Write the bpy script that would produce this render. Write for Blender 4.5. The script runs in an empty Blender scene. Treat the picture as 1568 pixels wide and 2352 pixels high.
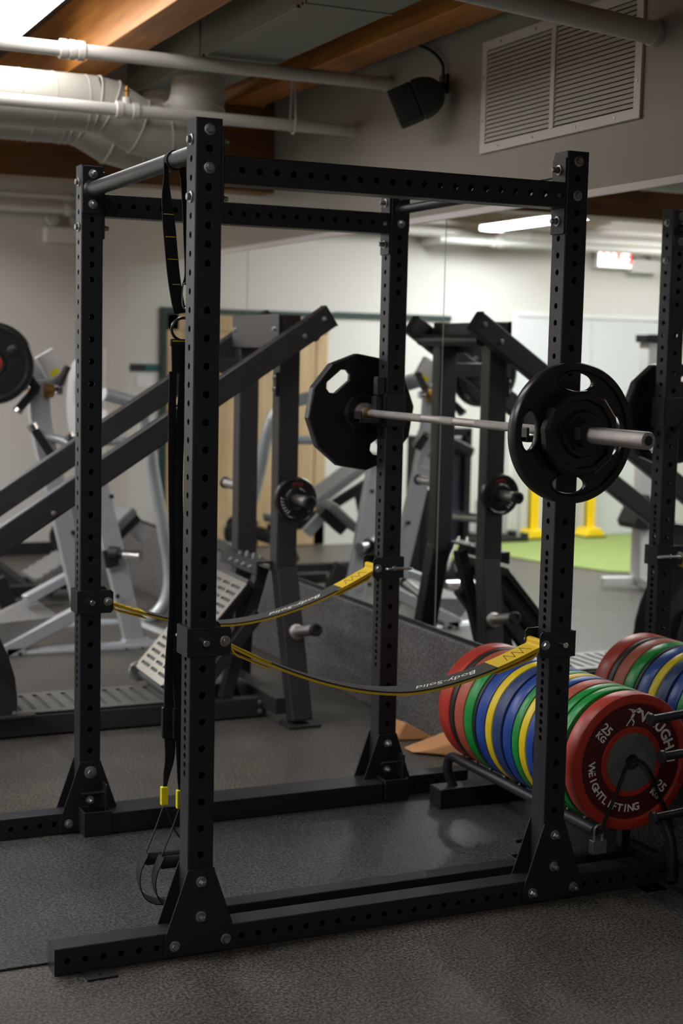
import bpy, bmesh, math, random
from mathutils import Vector, Matrix
random.seed(7)
S = 0.0254                      # the scene is laid out in inches
PI = math.pi
sc = bpy.context.scene
COL = sc.collection

# ------------------------------------------------------------------ materials
def new_mat(name):
    m = bpy.data.materials.new(name); m.use_nodes = True
    nt = m.node_tree; b = nt.nodes['Principled BSDF']
    return m, nt, b
def mat(name, col, rough=0.5, metal=0.0, bump=0.0, bscale=400.0, var=0.0, vscale=20.0, spec=0.5, coat=0.0):
    m, nt, b = new_mat(name)
    c = (col[0], col[1], col[2], 1)
    b.inputs['Base Color'].default_value = c
    b.inputs['Roughness'].default_value = rough
    b.inputs['Metallic'].default_value = metal
    b.inputs['Specular IOR Level'].default_value = spec
    b.inputs['Coat Weight'].default_value = coat
    tc = nt.nodes.new('ShaderNodeTexCoord')
    if var > 0:
        n = nt.nodes.new('ShaderNodeTexNoise'); n.inputs['Scale'].default_value = vscale
        n.inputs['Detail'].default_value = 6
        nt.links.new(tc.outputs['Object'], n.inputs['Vector'])
        mx = nt.nodes.new('ShaderNodeMix'); mx.data_type = 'RGBA'
        mx.inputs[6].default_value = tuple(x*(1-var) for x in col)+(1,)
        mx.inputs[7].default_value = tuple(min(1, x*(1+var)) for x in col)+(1,)
        nt.links.new(n.outputs['Fac'], mx.inputs[0]); nt.links.new(mx.outputs[2], b.inputs['Base Color'])
    if bump > 0:
        n2 = nt.nodes.new('ShaderNodeTexNoise'); n2.inputs['Scale'].default_value = bscale
        nt.links.new(tc.outputs['Object'], n2.inputs['Vector'])
        bp = nt.nodes.new('ShaderNodeBump'); bp.inputs['Strength'].default_value = bump
        bp.inputs['Distance'].default_value = 0.001
        nt.links.new(n2.outputs['Fac'], bp.inputs['Height']); nt.links.new(bp.outputs['Normal'], b.inputs['Normal'])
    return m
def emis(name, col, strength):
    m, nt, b = new_mat(name)
    b.inputs['Base Color'].default_value = (col[0], col[1], col[2], 1)
    b.inputs['Emission Color'].default_value = (col[0], col[1], col[2], 1)
    b.inputs['Emission Strength'].default_value = strength
    return m
def rubber_floor(name, base, fleck, fleck_amt, rough, scale=1.0):
    m, nt, b = new_mat(name)
    tc = nt.nodes.new('ShaderNodeTexCoord')
    n1 = nt.nodes.new('ShaderNodeTexNoise'); n1.inputs['Scale'].default_value = 230*scale; n1.inputs['Detail'].default_value = 3
    n2 = nt.nodes.new('ShaderNodeTexNoise'); n2.inputs['Scale'].default_value = 2.2; n2.inputs['Detail'].default_value = 6
    n3 = nt.nodes.new('ShaderNodeTexVoronoi'); n3.inputs['Scale'].default_value = 170*scale
    for n in (n1, n2, n3): nt.links.new(tc.outputs['Object'], n.inputs['Vector'])
    r1 = nt.nodes.new('ShaderNodeValToRGB')
    r1.color_ramp.elements[0].position = 0.40; r1.color_ramp.elements[0].color = tuple(x*0.38 for x in base)+(1,)
    r1.color_ramp.elements[1].position = 0.63; r1.color_ramp.elements[1].color = tuple(x*1.75 for x in base)+(1,)
    nt.links.new(n1.outputs['Fac'], r1.inputs['Fac'])
    r3 = nt.nodes.new('ShaderNodeValToRGB')
    r3.color_ramp.elements[0].position = 0.0; r3.color_ramp.elements[0].color = (1,1,1,1)
    r3.color_ramp.elements[1].position = fleck_amt; r3.color_ramp.elements[1].color = (0,0,0,1)
    nt.links.new(n3.outputs['Distance'], r3.inputs['Fac'])
    mx = nt.nodes.new('ShaderNodeMix'); mx.data_type = 'RGBA'
    mx.inputs[7].default_value = fleck+(1,)
    nt.links.new(r3.outputs['Color'], mx.inputs[0]); nt.links.new(r1.outputs['Color'], mx.inputs[6])
    r2 = nt.nodes.new('ShaderNodeValToRGB')
    r2.color_ramp.elements[0].position = 0.3; r2.color_ramp.elements[0].color = (0.78,0.78,0.78,1)
    r2.color_ramp.elements[1].position = 0.7; r2.color_ramp.elements[1].color = (1.18,1.16,1.12,1)
    nt.links.new(n2.outputs['Fac'], r2.inputs['Fac'])
    mm = nt.nodes.new('ShaderNodeMix'); mm.data_type = 'RGBA'; mm.blend_type = 'MULTIPLY'; mm.inputs[0].default_value = 1
    nt.links.new(mx.outputs[2], mm.inputs[6]); nt.links.new(r2.outputs['Color'], mm.inputs[7])
    nt.links.new(mm.outputs[2], b.inputs['Base Color'])
    rr = nt.nodes.new('ShaderNodeMapRange'); rr.inputs[3].default_value = rough-0.08; rr.inputs[4].default_value = rough+0.1
    nt.links.new(n2.outputs['Fac'], rr.inputs[0]); nt.links.new(rr.outputs[0], b.inputs['Roughness'])
    bp = nt.nodes.new('ShaderNodeBump'); bp.inputs['Strength'].default_value = 0.5; bp.inputs['Distance'].default_value = 0.0012
    nt.links.new(n1.outputs['Fac'], bp.inputs['Height']); nt.links.new(bp.outputs['Normal'], b.inputs['Normal'])
    return m
def wood(name, c1, c2, axis='y', rough=0.5, fine=1.0):
    m, nt, b = new_mat(name)
    tc = nt.nodes.new('ShaderNodeTexCoord'); mp = nt.nodes.new('ShaderNodeMapping')
    sx = {'x': (0.6, 9, 9), 'y': (9, 0.6, 9), 'z': (9, 9, 0.6)}[axis]
    mp.inputs['Scale'].default_value = tuple(v*fine for v in sx)
    nt.links.new(tc.outputs['Object'], mp.inputs['Vector'])
    n = nt.nodes.new('ShaderNodeTexNoise'); n.inputs['Scale'].default_value = 1.6; n.inputs['Detail'].default_value = 8
    n.inputs['Distortion'].default_value = 1.2
    nt.links.new(mp.outputs['Vector'], n.inputs['Vector'])
    r = nt.nodes.new('ShaderNodeValToRGB')
    r.color_ramp.elements[0].position = 0.3; r.color_ramp.elements[0].color = c1+(1,)
    r.color_ramp.elements[1].position = 0.7; r.color_ramp.elements[1].color = c2+(1,)
    nt.links.new(n.outputs['Fac'], r.inputs['Fac']); nt.links.new(r.outputs['Color'], b.inputs['Base Color'])
    b.inputs['Roughness'].default_value = rough
    bp = nt.nodes.new('ShaderNodeBump'); bp.inputs['Strength'].default_value = 0.25; bp.inputs['Distance'].default_value = 0.003
    nt.links.new(n.outputs['Fac'], bp.inputs['Height']); nt.links.new(bp.outputs['Normal'], b.inputs['Normal'])
    return m

BLK   = mat('black_powder_coat', (0.019,0.019,0.025), 0.42, 0.0, 0.25, 900, 0.15, 30)
BLKP  = mat('black_scuffed_paint', (0.016,0.016,0.019), 0.30, 0.0, 0.2, 500, 0.3, 25)
MACH  = mat('charcoal_machine_paint', (0.036,0.033,0.036), 0.42, 0.1, 0.2, 900, 0.12, 20)
RUB   = mat('black_rubber', (0.011,0.011,0.012), 0.31, 0.0, 0.15, 300, 0.3, 18)
WORN  = mat('worn_black_steel', (0.07,0.068,0.07), 0.32, 0.6, 0.6, 160, 0.5, 60)
PLAST = mat('black_plastic', (0.010,0.010,0.011), 0.5)
FOAM  = mat('black_foam', (0.012,0.012,0.012), 0.85, 0, 0.6, 700)
WEB   = mat('black_webbing', (0.008,0.008,0.013), 0.8, 0, 0.5, 1200)
NAVY  = mat('dark_navy_webbing', (0.010,0.011,0.022), 0.75, 0, 0.5, 1200)
ZINC  = mat('zinc_plated_steel', (0.42,0.42,0.42), 0.42, 0.95, 0.2, 600, 0.25, 60)
CHROME= mat('chrome', (0.75,0.75,0.76), 0.14, 1.0)
BARST = mat('worn_bar_steel', (0.50,0.47,0.46), 0.32, 0.95, 0.5, 2500, 0.15, 40)
KNURL = mat('knurled_bar_steel', (0.42,0.40,0.39), 0.48, 0.9, 0.9, 3500, 0.1, 40)
BRASS = mat('brass', (0.35,0.19,0.05), 0.4, 0.9)
SILV  = mat('silver_frame_paint', (0.50,0.52,0.55), 0.35, 0.35, 0, 1, 0.06, 12)
GREYP = mat('grey_upholstery', (0.19,0.19,0.19), 0.6, 0, 0.3, 500, 0.1, 30)
PADL  = mat('light_grey_backrest_shell', (0.42,0.42,0.43), 0.5)
TREAD = mat('grey_grip_rubber', (0.17,0.165,0.16), 0.6, 0, 0.5, 120, 0.25, 30)
FOOTP = mat('brushed_steel_footplate', (0.40,0.375,0.345), 0.27, 0.85, 0.15, 300, 0.15, 5)
DECKP = mat('worn_steel_deck', (0.22,0.21,0.20), 0.42, 0.6, 0.15, 300, 0.2, 8)
SLOT  = mat('slot_backing_rubber', (0.06,0.065,0.062), 0.7)  # dark rubber of the panels behind the slots
YEL   = mat('yellow_webbing', (0.80,0.54,0.02), 0.6, 0, 0.5, 900, 0.08, 90)
YPL   = mat('yellow_plastic', (0.90,0.78,0.01), 0.4)
YPOST = mat('yellow_painted_steel', (0.90,0.62,0.01), 0.4)
SLEEVE= mat('charcoal_webbing_sleeve', (0.050,0.048,0.046), 0.75, 0, 0.5, 900, 0.15, 60)
THRD  = mat('dark_stitching', (0.09,0.05,0.01), 0.7)
WHT   = mat('white_print', (0.92,0.90,0.86), 0.55)
REDP  = mat('red_print', (0.55,0.04,0.03), 0.55)
PIPE  = mat('painted_white_pipe', (0.60,0.59,0.56), 0.42, 0, 0.2, 60)
DUCT  = mat('painted_round_duct', (0.42,0.41,0.375), 0.5, 0, 0.2, 30, 0.05, 3)
DUCTR = mat('painted_rectangular_duct', (0.22,0.22,0.19), 0.55, 0, 0.15, 20, 0.06, 3)
JOIST = wood('orange_stained_timber', (0.36,0.125,0.022), (0.66,0.28,0.062), 'y', 0.45)
GIRD  = wood('brown_stained_timber', (0.13,0.050,0.013), (0.25,0.105,0.030), 'x', 0.5)
DECK  = wood('dark_plank_ceiling', (0.045,0.032,0.025), (0.085,0.062,0.05), 'x', 0.7)
DOORW = wood('pale_oak_door', (0.40,0.27,0.14), (0.55,0.40,0.23), 'z', 0.45, 0.7)
CORK  = mat('cork', (0.55,0.27,0.115), 0.8, 0, 0.8, 250, 0.18, 40)
WALLG = mat('grey_wall_paint', (0.31,0.295,0.265), 0.6, 0, 0.15, 90, 0.03, 2)
WALLW = mat('pale_wall_paint', (0.60,0.575,0.545), 0.6, 0, 0.1, 90, 0.02, 2)
WALLP = mat('white_panel_paint', (0.60,0.615,0.63), 0.5)
TRIMW = mat('white_trim', (0.70,0.68,0.70), 0.4)
TRIMD = mat('dark_green_frame_paint', (0.012,0.035,0.028), 0.45)
BASEB = mat('black_baseboard', (0.012,0.012,0.012), 0.5)
GRILL = mat('grille_white_enamel', (0.60,0.585,0.56), 0.45)
VOID  = mat('grille_interior', (0.03,0.03,0.03), 0.9)
FLOOR = rubber_floor('speckled_rubber_floor', (0.076,0.069,0.061), (0.24,0.22,0.185), 0.28, 0.42, 0.5)
MAT_  = rubber_floor('black_rubber_mat', (0.046,0.047,0.050), (0.13,0.13,0.13), 0.2, 0.41, 0.5)
SKIRT = rubber_floor('grey_rubber_wall_skirt', (0.105,0.102,0.103), (0.30,0.30,0.30), 0.26, 0.6, 0.5)
TURF  = mat('green_turf', (0.235,0.30,0.085), 0.9, 0, 1.0, 500, 0.25, 60)
WPLAS = mat('white_plastic', (0.72,0.70,0.70), 0.4)
TEAL  = mat('teal_sign_plastic', (0.01,0.09,0.085), 0.4)
LENS  = mat('lamp_lens', (0.75,0.75,0.74), 0.15, 0.6)
LAMP  = emis('fluorescent_diffuser', (1.0,0.985,0.95), 6.5)
LAMP2 = emis('bright_fluorescent_diffuser', (0.97,0.99,1.0), 19.5)
LAMP_FILL = emis('fill_lamp_diffuser', (1.0,0.98,0.95), 8.0)  # glow of the added fill lamp behind the camera
EXITM = emis('lit_exit_panel', (1.0,0.95,0.93), 1.0)
EXITR = emis('lit_red_letters', (0.9,0.06,0.05), 0.6)
RIMS = {
 'red':    mat('red_bumper_rubber', (0.46,0.036,0.023), 0.36, 0, 0.2, 200, 0.16, 14),
 'rust':   mat('faded_red_bumper_rubber', (0.42,0.085,0.045), 0.42, 0, 0.2, 200, 0.16, 14),
 'green':  mat('green_bumper_rubber', (0.006,0.27,0.045), 0.34, 0, 0.2, 200, 0.1, 14),
 'blue':   mat('blue_bumper_rubber', (0.010,0.055,0.32), 0.34, 0, 0.2, 200, 0.2, 14),
 'navy':   mat('scuffed_navy_bumper_rubber', (0.018,0.045,0.16), 0.40, 0, 0.2, 200, 0.3, 14),
 'yellow': mat('yellow_bumper_rubber', (0.80,0.60,0.010), 0.34, 0, 0.2, 200, 0.08, 14),
 'black':  mat('black_bumper_rubber', (0.014,0.014,0.015), 0.45, 0, 0.2, 200, 0.2, 14)}
FACE_RED = mat('dark_red_plate_face', (0.085,0.010,0.010), 0.5, 0, 0.2, 200, 0.2, 25)
HUBST = mat('grey_steel_hub', (0.26,0.27,0.27), 0.5, 0.7, 0.2, 400, 0.2, 30)
def mirror_mat():
    m, nt, b = new_mat('silvered_mirror_glass')
    b.inputs['Base Color'].default_value = (0.885,0.925,0.905,1); b.inputs['Metallic'].default_value = 1
    b.inputs['Roughness'].default_value = 0.0
    return m
MIRR = mirror_mat()

# ------------------------------------------------------------------ mesh builder (inches)
class MB:
    def __init__(s): s.v = []; s.f = []; s.m = []; s.cur = 0
    def add(s, vs, fs, M=None):
        n = len(s.v)
        if M is not None: vs = [M @ Vector(v) for v in vs]
        s.v += [tuple(v) for v in vs]
        s.f += [tuple(i+n for i in f) for f in fs]; s.m += [s.cur]*len(fs)
        return s
    def box(s, x0, x1, y0, y1, z0, z1, M=None):
        v = [(x0,y0,z0),(x1,y0,z0),(x1,y1,z0),(x0,y1,z0),(x0,y0,z1),(x1,y0,z1),(x1,y1,z1),(x0,y1,z1)]
        return s.add(v, [(3,2,1,0),(4,5,6,7),(0,1,5,4),(1,2,6,5),(2,3,7,6),(3,0,4,7)], M)
    def cyl(s, a, b, r0, r1=None, n=24, cap=True):
        a = Vector(a); b = Vector(b); r1 = r0 if r1 is None else r1
        q = (b-a).to_track_quat('Z', 'Y').to_matrix()
        v = []
        for p, r in ((a, r0), (b, r1)):
            for i in range(n):
                t = 2*PI*i/n; v.append(p + q @ Vector((r*math.cos(t), r*math.sin(t), 0)))
        f = [(i, (i+1) % n, n+(i+1) % n, n+i) for i in range(n)]
        if cap: f += [tuple(range(n))[::-1], tuple(range(n, 2*n))]
        return s.add(v, f)
    def bar(s, a, b, w, h, up=(0,0,1)):
        # rectangular section w (sideways) x h (along up) from a to b
        a = Vector(a); b = Vector(b); d = (b-a).normalized(); up = Vector(up)
        sd = d.cross(up).normalized(); u = sd.cross(d).normalized()
        v = []
        for p in (a, b):
            for i, j in ((-1,-1),(1,-1),(1,1),(-1,1)): v.append(p + sd*(i*w/2) + u*(j*h/2))
        return s.add(v, [(3,2,1,0),(4,5,6,7),(0,1,5,4),(1,2,6,5),(2,3,7,6),(3,0,4,7)])
    def lathe(s, prof, c, axis=(0,-1,0), n=48, closed=False):
        # prof: (radius, distance along axis)
        c = Vector(c); q = Vector(axis).normalized().to_track_quat('Z', 'Y').to_matrix()
        v = []
        for r, t in prof:
            for i in range(n):
                a = 2*PI*i/n; v.append(c + q @ Vector((r*math.cos(a), r*math.sin(a), t)))
        k = len(prof); f = []
        for j in range(k-1 + (1 if closed else 0)):
            j2 = (j+1) % k
            for i in range(n): f.append((j*n+i, j*n+(i+1) % n, j2*n+(i+1) % n, j2*n+i))
        if not closed:
            if prof[0][0] > 0.001: f.append(tuple(range(n))[::-1])
            if prof[-1][0] > 0.001: f.append(tuple(range((k-1)*n, k*n)))
        return s.add(v, f)
    def sweep(s, path, sec, up=(0,0,1), cap=True, closed=False):
        # sweep a closed 2-D section (side, up) along a 3-D path
        P = [Vector(p) for p in path]; n = len(P); k = len(sec); v = []
        up = Vector(up)
        for i, p in enumerate(P):
            if closed: d = (P[(i+1) % n]-P[i-1]).normalized()
            else: d = (P[min(i+1, n-1)]-P[max(i-1, 0)]).normalized()
            sd = d.cross(up)
            if sd.length < 1e-4: sd = d.cross(Vector((0.01,1,0)))
            sd.normalize(); u = sd.cross(d).normalized()
            for x, y in sec: v.append(p + sd*x + u*y)
        f = []
        m = n if closed else n-1
        for i in range(m):
            i2 = (i+1) % n
            for j in range(k): f.append((i*k+j, i*k+(j+1) % k, i2*k+(j+1) % k, i2*k+j))
        if cap and not closed: f += [tuple(range(k))[::-1], tuple(range((n-1)*k, n*k))]
        return s.add(v, f)
    def tube(s, path, r, n=14, smooth=True, sub=6, closed=False):
        if smooth: path = spline(path, sub, closed)
        # parallel-transport frame
        P = [Vector(p) for p in path]; m = len(P); v = []
        d0 = (P[1]-P[0]).normalized(); ref = Vector((0,0,1)) if abs(d0.z) < 0.9 else Vector((0,1,0))
        u = d0.cross(ref).normalized()
        for i in range(m):
            if closed: d = (P[(i+1) % m]-P[i-1]).normalized()
            else: d = (P[min(i+1, m-1)]-P[max(i-1, 0)]).normalized()
            u = (u - d*u.dot(d)).normalized(); w = d.cross(u)
            rr = r[i] if isinstance(r, list) else r
            for j in range(n):
                a = 2*PI*j/n; v.append(P[i] + u*(rr*math.cos(a)) + w*(rr*math.sin(a)))
        f = []
        for i in range(m if closed else m-1):
            i2 = (i+1) % m
            for j in range(n): f.append((i*n+j, i*n+(j+1) % n, i2*n+(j+1) % n, i2*n+j))
        if not closed: f += [tuple(range(n))[::-1], tuple(range((m-1)*n, m*n))]
        return s.add(v, f)
    def prism(s, poly, axis, a, b):
        # extrude a 2-D polygon; axis 'y': poly is (x,z); 'x': (y,z); 'z': (x,y)
        def P(p, t): return {'y': (p[0], t, p[1]), 'x': (t, p[0], p[1]), 'z': (p[0], p[1], t)}[axis]
        n = len(poly); v = [P(p, a) for p in poly]+[P(p, b) for p in poly]
        f = [(i, (i+1) % n, n+(i+1) % n, n+i) for i in range(n)]+[tuple(range(n))[::-1], tuple(range(n, 2*n))]
        return s.add(v, f)
    def flat(s, loops, thick, M, bevel=0.0):
        # plate with holes: loops of (x,y) points, thickness along local z
        vs, fs = flat_mesh(loops, thick, bevel)
        return s.add(vs, fs, M)
    def text(s, body, size, M, offset=0.0, ext=0.01, shear=0.0):
        vs, fs = text_mesh(body, size, offset, ext, shear)
        return s.add(vs, fs, M)
    def obj(s, name, mats, parent=None, loc=(0,0,0), bevel=0.0, sharp=35, segs=2):
        if parent is not None: loc = parent['_l']
        L = Vector(loc)
        me = bpy.data.meshes.new(name)
        me.from_pydata([tuple((Vector(v)-L)*S) for v in s.v], [], s.f)
        if not isinstance(mats, (list, tuple)): mats = [mats]
        for m in mats: me.materials.append(m)
        if len(mats) > 1: me.polygons.foreach_set('material_index', s.m)
        bm = bmesh.new(); bm.from_mesh(me); bmesh.ops.recalc_face_normals(bm, faces=bm.faces); bm.to_mesh(me); bm.free()
        me.shade_smooth(); me.set_sharp_from_angle(angle=math.radians(sharp))
        o = bpy.data.objects.new(name, me); COL.objects.link(o)
        if parent is None: o.location = L*S
        else: o.parent = parent['_o']
        if bevel > 0:
            md = o.modifiers.new('bevel', 'BEVEL'); md.width = bevel*S; md.segments = segs
            md.limit_method = 'ANGLE'; md.angle_limit = math.radians(50)
            md.harden_normals = True
        return o
def pieces(mb, name, m, parent, **kw):
    # link every separate piece of a builder as an object of its own
    n = len(mb.v); par = list(range(n))
    def fd(i):
        while par[i] != i: par[i] = par[par[i]]; i = par[i]
        return i
    for f in mb.f:
        for j in f[1:]: par[fd(j)] = fd(f[0])
    gr = {}
    for k, f in enumerate(mb.f): gr.setdefault(fd(f[0]), []).append(k)
    out = []
    for ks in gr.values():
        b = MB(); ix = {}
        for k in ks:
            for j in mb.f[k]:
                if j not in ix: ix[j] = len(b.v); b.v.append(mb.v[j])
            b.f.append(tuple(ix[j] for j in mb.f[k])); b.m.append(mb.m[k])
        out.append(b.obj(name, m, parent, **kw))
    return out
def wrap(o, loc): return {'_o': o, '_l': loc}     # lets a mesh part carry sub-parts
def spline(pts, sub=6, closed=False):
    P = [Vector(p) for p in pts]; n = len(P); out = []
    if n < 3: return P
    rng = range(n) if closed else range(n-1)
    for i in rng:
        p1 = P[i]; p2 = P[(i+1) % n]
        p0 = P[i-1] if (i > 0 or closed) else p1+(p1-p2)
        p3 = P[(i+2) % n] if (i+2 < n or closed) else p2+(p2-p1)
        for k in range(sub):
            t = k/sub; t2 = t*t; t3 = t2*t
            out.append(0.5*((2*p1)+(p2-p0)*t+(2*p0-5*p1+4*p2-p3)*t2+(3*p1-p0-3*p2+p3)*t3))
    if not closed: out.append(P[-1])
    return out
def flat_mesh(loops, thick, bevel=0.0):
    cu = bpy.data.curves.new('c', 'CURVE'); cu.dimensions = '2D'; cu.fill_mode = 'BOTH'
    cu.extrude = max(thick/2-bevel, 0.0001); cu.bevel_depth = bevel; cu.bevel_resolution = 1; cu.offset = -bevel
    for lp in loops:
        sp = cu.splines.new('POLY'); sp.points.add(len(lp)-1)
        for i, p in enumerate(lp): sp.points[i].co = (p[0], p[1], 0, 1)
        sp.use_cyclic_u = True
    return _conv(cu)
def _conv(cu):
    o = bpy.data.objects.new('t', cu); COL.objects.link(o)
    dg = bpy.context.evaluated_depsgraph_get(); dg.update()
    me = bpy.data.meshes.new_from_object(o.evaluated_get(dg))
    vs = [tuple(v.co) for v in me.vertices]; fs = [tuple(p.vertices) for p in me.polygons]
    bpy.data.objects.remove(o); bpy.data.meshes.remove(me); bpy.data.curves.remove(cu)
    return vs, fs
def text_mesh(body, size, offset=0.0, ext=0.01, shear=0.0):
    cu = bpy.data.curves.new('t', 'FONT'); cu.body = body; cu.size = size; cu.extrude = ext
    cu.align_x = 'CENTER'; cu.align_y = 'CENTER'; cu.offset = offset; cu.shear = shear; cu.resolution_u = 3
    vs, fs = _conv(cu)
    xs = [v[0] for v in vs]; ys = [v[1] for v in vs]; cx = (min(xs)+max(xs))/2; cy = (min(ys)+max(ys))/2
    return [(v[0]-cx, v[1]-cy, v[2]) for v in vs], fs
def frame(o, x, y):
    # matrix with origin o, local x and y axes (unit), z = x cross y
    x = Vector(x).normalized(); y = Vector(y).normalized(); z = x.cross(y)
    return Matrix(((x.x,y.x,z.x,o[0]),(x.y,y.y,z.y,o[1]),(x.z,y.z,z.z,o[2]),(0,0,0,1)))
def circ(cx, cy, r, n=32, r2=None, ph=0.0):
    r2 = r2 or r
    return [(cx+r*math.cos(ph+2*PI*i/n), cy+r2*math.sin(ph+2*PI*i/n)) for i in range(n)]
def rrect(x0, x1, y0, y1, r=0.3, n=4):
    out = []
    for cx, cy, a in ((x1-r,y1-r,0),(x0+r,y1-r,PI/2),(x0+r,y0+r,PI),(x1-r,y0+r,3*PI/2)):
        for i in range(n+1): t = a+PI/2*i/n; out.append((cx+r*math.cos(t), cy+r*math.sin(t)))
    return out

# ------------------------------------------------------------------ things
def tag(o, label, cat, group=None, kind=None):
    if label: o['label'] = label
    if cat: o['category'] = cat
    if group: o['group'] = group
    if kind: o['kind'] = kind
    return o
def thing(name, label, cat, loc, group=None):
    o = bpy.data.objects.new(name, None); COL.objects.link(o); o.location = Vector(loc)*S
    o.empty_display_size = 0.05
    tag(o, label, cat, group)
    return wrap(o, loc)
def struct(o): o['kind'] = 'structure'; return o
def place(src, parent, loc, rot=None, link=True):
    c = src.copy(); COL.objects.link(c); c.parent = parent['_o']
    c.location = (Vector(loc)-Vector(parent['_l']))*S
    if rot: c.rotation_euler = rot
    return c
def copy_thing(root, loc, label, group=None):
    r = root['_o'].copy(); COL.objects.link(r); r.location = Vector(loc)*S; r['label'] = label
    if group: r['group'] = group
    for ch in list(root['_o'].children):
        c = ch.copy(); COL.objects.link(c); c.parent = r
        for g in list(ch.children):
            d = g.copy(); COL.objects.link(d); d.parent = c
    return r

# ------------------------------------------------------------------ punched square tube
def holed_face(mb, o, ux, uy, L, w, holes, r, t, nrm):
    # strip from o, running ux for length L, width w along uy, hole centres at distances `holes`
    ux = Vector(ux); uy = Vector(uy); nrm = Vector(nrm); o = Vector(o)
    hs = sorted(holes); cuts = []
    segs = []; last = 0.0
    for i, h in enumerate(hs):
        lo = max(last, h-1.0 if i == 0 or h-hs[i-1] > 2.01 else (h+hs[i-1])/2)
        hi = h+1.0 if i == len(hs)-1 or hs[i+1]-h > 2.01 else (h+hs[i+1])/2
        hi = min(hi, L); lo = max(lo, 0)
        if lo > last+1e-4: segs.append((last, lo, None))
        segs.append((lo, hi, h)); last = hi
    if last < L-1e-4: segs.append((last, L, None))
    N = 16
    for lo, hi, h in segs:
        if h is None:
            mb.add([o+ux*lo-uy*w/2, o+ux*hi-uy*w/2, o+ux*hi+uy*w/2, o+ux*lo+uy*w/2], [(0,1,2,3)]); continue
        vs = []
        for i in range(N):
            a = 2*PI*i/N; c, s_ = math.cos(a), math.sin(a)
            m = max(abs(c), abs(s_)); px, py = c/m, s_/m
            X = h+(px*(hi-h) if px > 0 else px*(h-lo)); vs.append(o+ux*X+uy*(py*w/2))
        for i in range(N):
            a = 2*PI*i/N; vs.append(o+ux*(h+r*math.cos(a))+uy*(r*math.sin(a)))
        for i in range(N):
            a = 2*PI*i/N; vs.append(o+ux*(h+r*math.cos(a))+uy*(r*math.sin(a))-nrm*t)
        fs = []
        for i in range(N):
            j = (i+1) % N; fs.append((i, j, N+j, N+i)); fs.append((N+i, N+j, 2*N+j, 2*N+i))
        mb.add(vs, fs)
def sq_tube(mb, a, d, L, u, v, w, h, hu, hv, r=0.52, t=0.16, c=0.14, caps=True, rv=None):
    rv = rv or r
    # tube from a along d; u,v section axes (widths w,h); hu holes through the +-u faces, hv through the +-v faces
    a = Vector(a); d = Vector(d); u = Vector(u); v = Vector(v)
    holed_face(mb, a+u*(w/2), d, v, L, h-2*c, hu, r, t, u); holed_face(mb, a-u*(w/2), d, v, L, h-2*c, hu, r, t, -u)
    holed_face(mb, a+v*(h/2), d, u, L, w-2*c, hv, rv, t, v); holed_face(mb, a-v*(h/2), d, u, L, w-2*c, hv, rv, t, -v)
    for su, sv in ((1,1),(-1,1),(-1,-1),(1,-1)):
        ce = a+u*(su*(w/2-c))+v*(sv*(h/2-c)); vs = []
        for k in range(4):
            t_ = PI/2*k/3
            vs.append(ce+u*(su*c*math.cos(t_))+v*(sv*c*math.sin(t_)))
        vs += [p+d*L for p in vs]
        mb.add(vs, [(i, i+1, i+5, i+4) for i in range(3)])
    if caps:
        for p in (a, a+d*L):
            mb.add([p+u*(w/2-.02)+v*(h/2-c), p+u*(w/2-c)+v*(h/2-.02), p-u*(w/2-c)+v*(h/2-.02), p-u*(w/2-.02)+v*(h/2-c),
                    p-u*(w/2-.02)-v*(h/2-c), p-u*(w/2-c)-v*(h/2-.02), p+u*(w/2-c)-v*(h/2-.02), p+u*(w/2-.02)-v*(h/2-c)], [(0,1,2,3,4,5,6,7)])
def bolt_mb(r=0.43, wr=0.62, stud=False, flat=False):
    # bolt head on a face, pointing towards -y from the origin
    b = MB(); b.lathe([(wr,0),(wr,0.10),(wr-0.06,0.13),(0.2,0.13)], (0,0,0), n=24)
    b.lathe([(r,0.13),(r,0.42),(r*0.86,0.50),(0.0001,0.50)], (0,0,0), n=6)
    if stud: b.lathe([(0.3,0.5),(0.3,0.85),(0.22,0.95),(0.0001,0.95)], (0,0,0), n=16)
    return b

# ================================================================== SETTING
XM = 71.7          # mirror wall
YB = 331.0         # back wall
XL = -230.0; YF = -290.0; ZC = 134.0
struct(MB().box(XL, XM, YF, YB, -2, 0).obj('floor', FLOOR))
struct(MB().box(XL, XM, YF, YB, ZC, ZC+3).obj('ceiling', DECK))
struct(MB().box(XM, XM+4, YF, YB, -2, ZC+3).obj('wall_right', WALLG))
struct(MB().box(XL-4, XM+4, YB, YB+4, -2, ZC+3).obj('wall_back', WALLW))
struct(MB().box(XL-4, XL, YF, YB, -2, ZC+3).obj('wall_left', WALLW))
struct(MB().box(XL-4, XM+4, YF-4, YF, -2, ZC+3).obj('wall_front', WALLW))
struct(MB().box(42.5, XM, YB-0.6, YB, 0, 4.2).obj('baseboard_back', BASEB))
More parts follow.
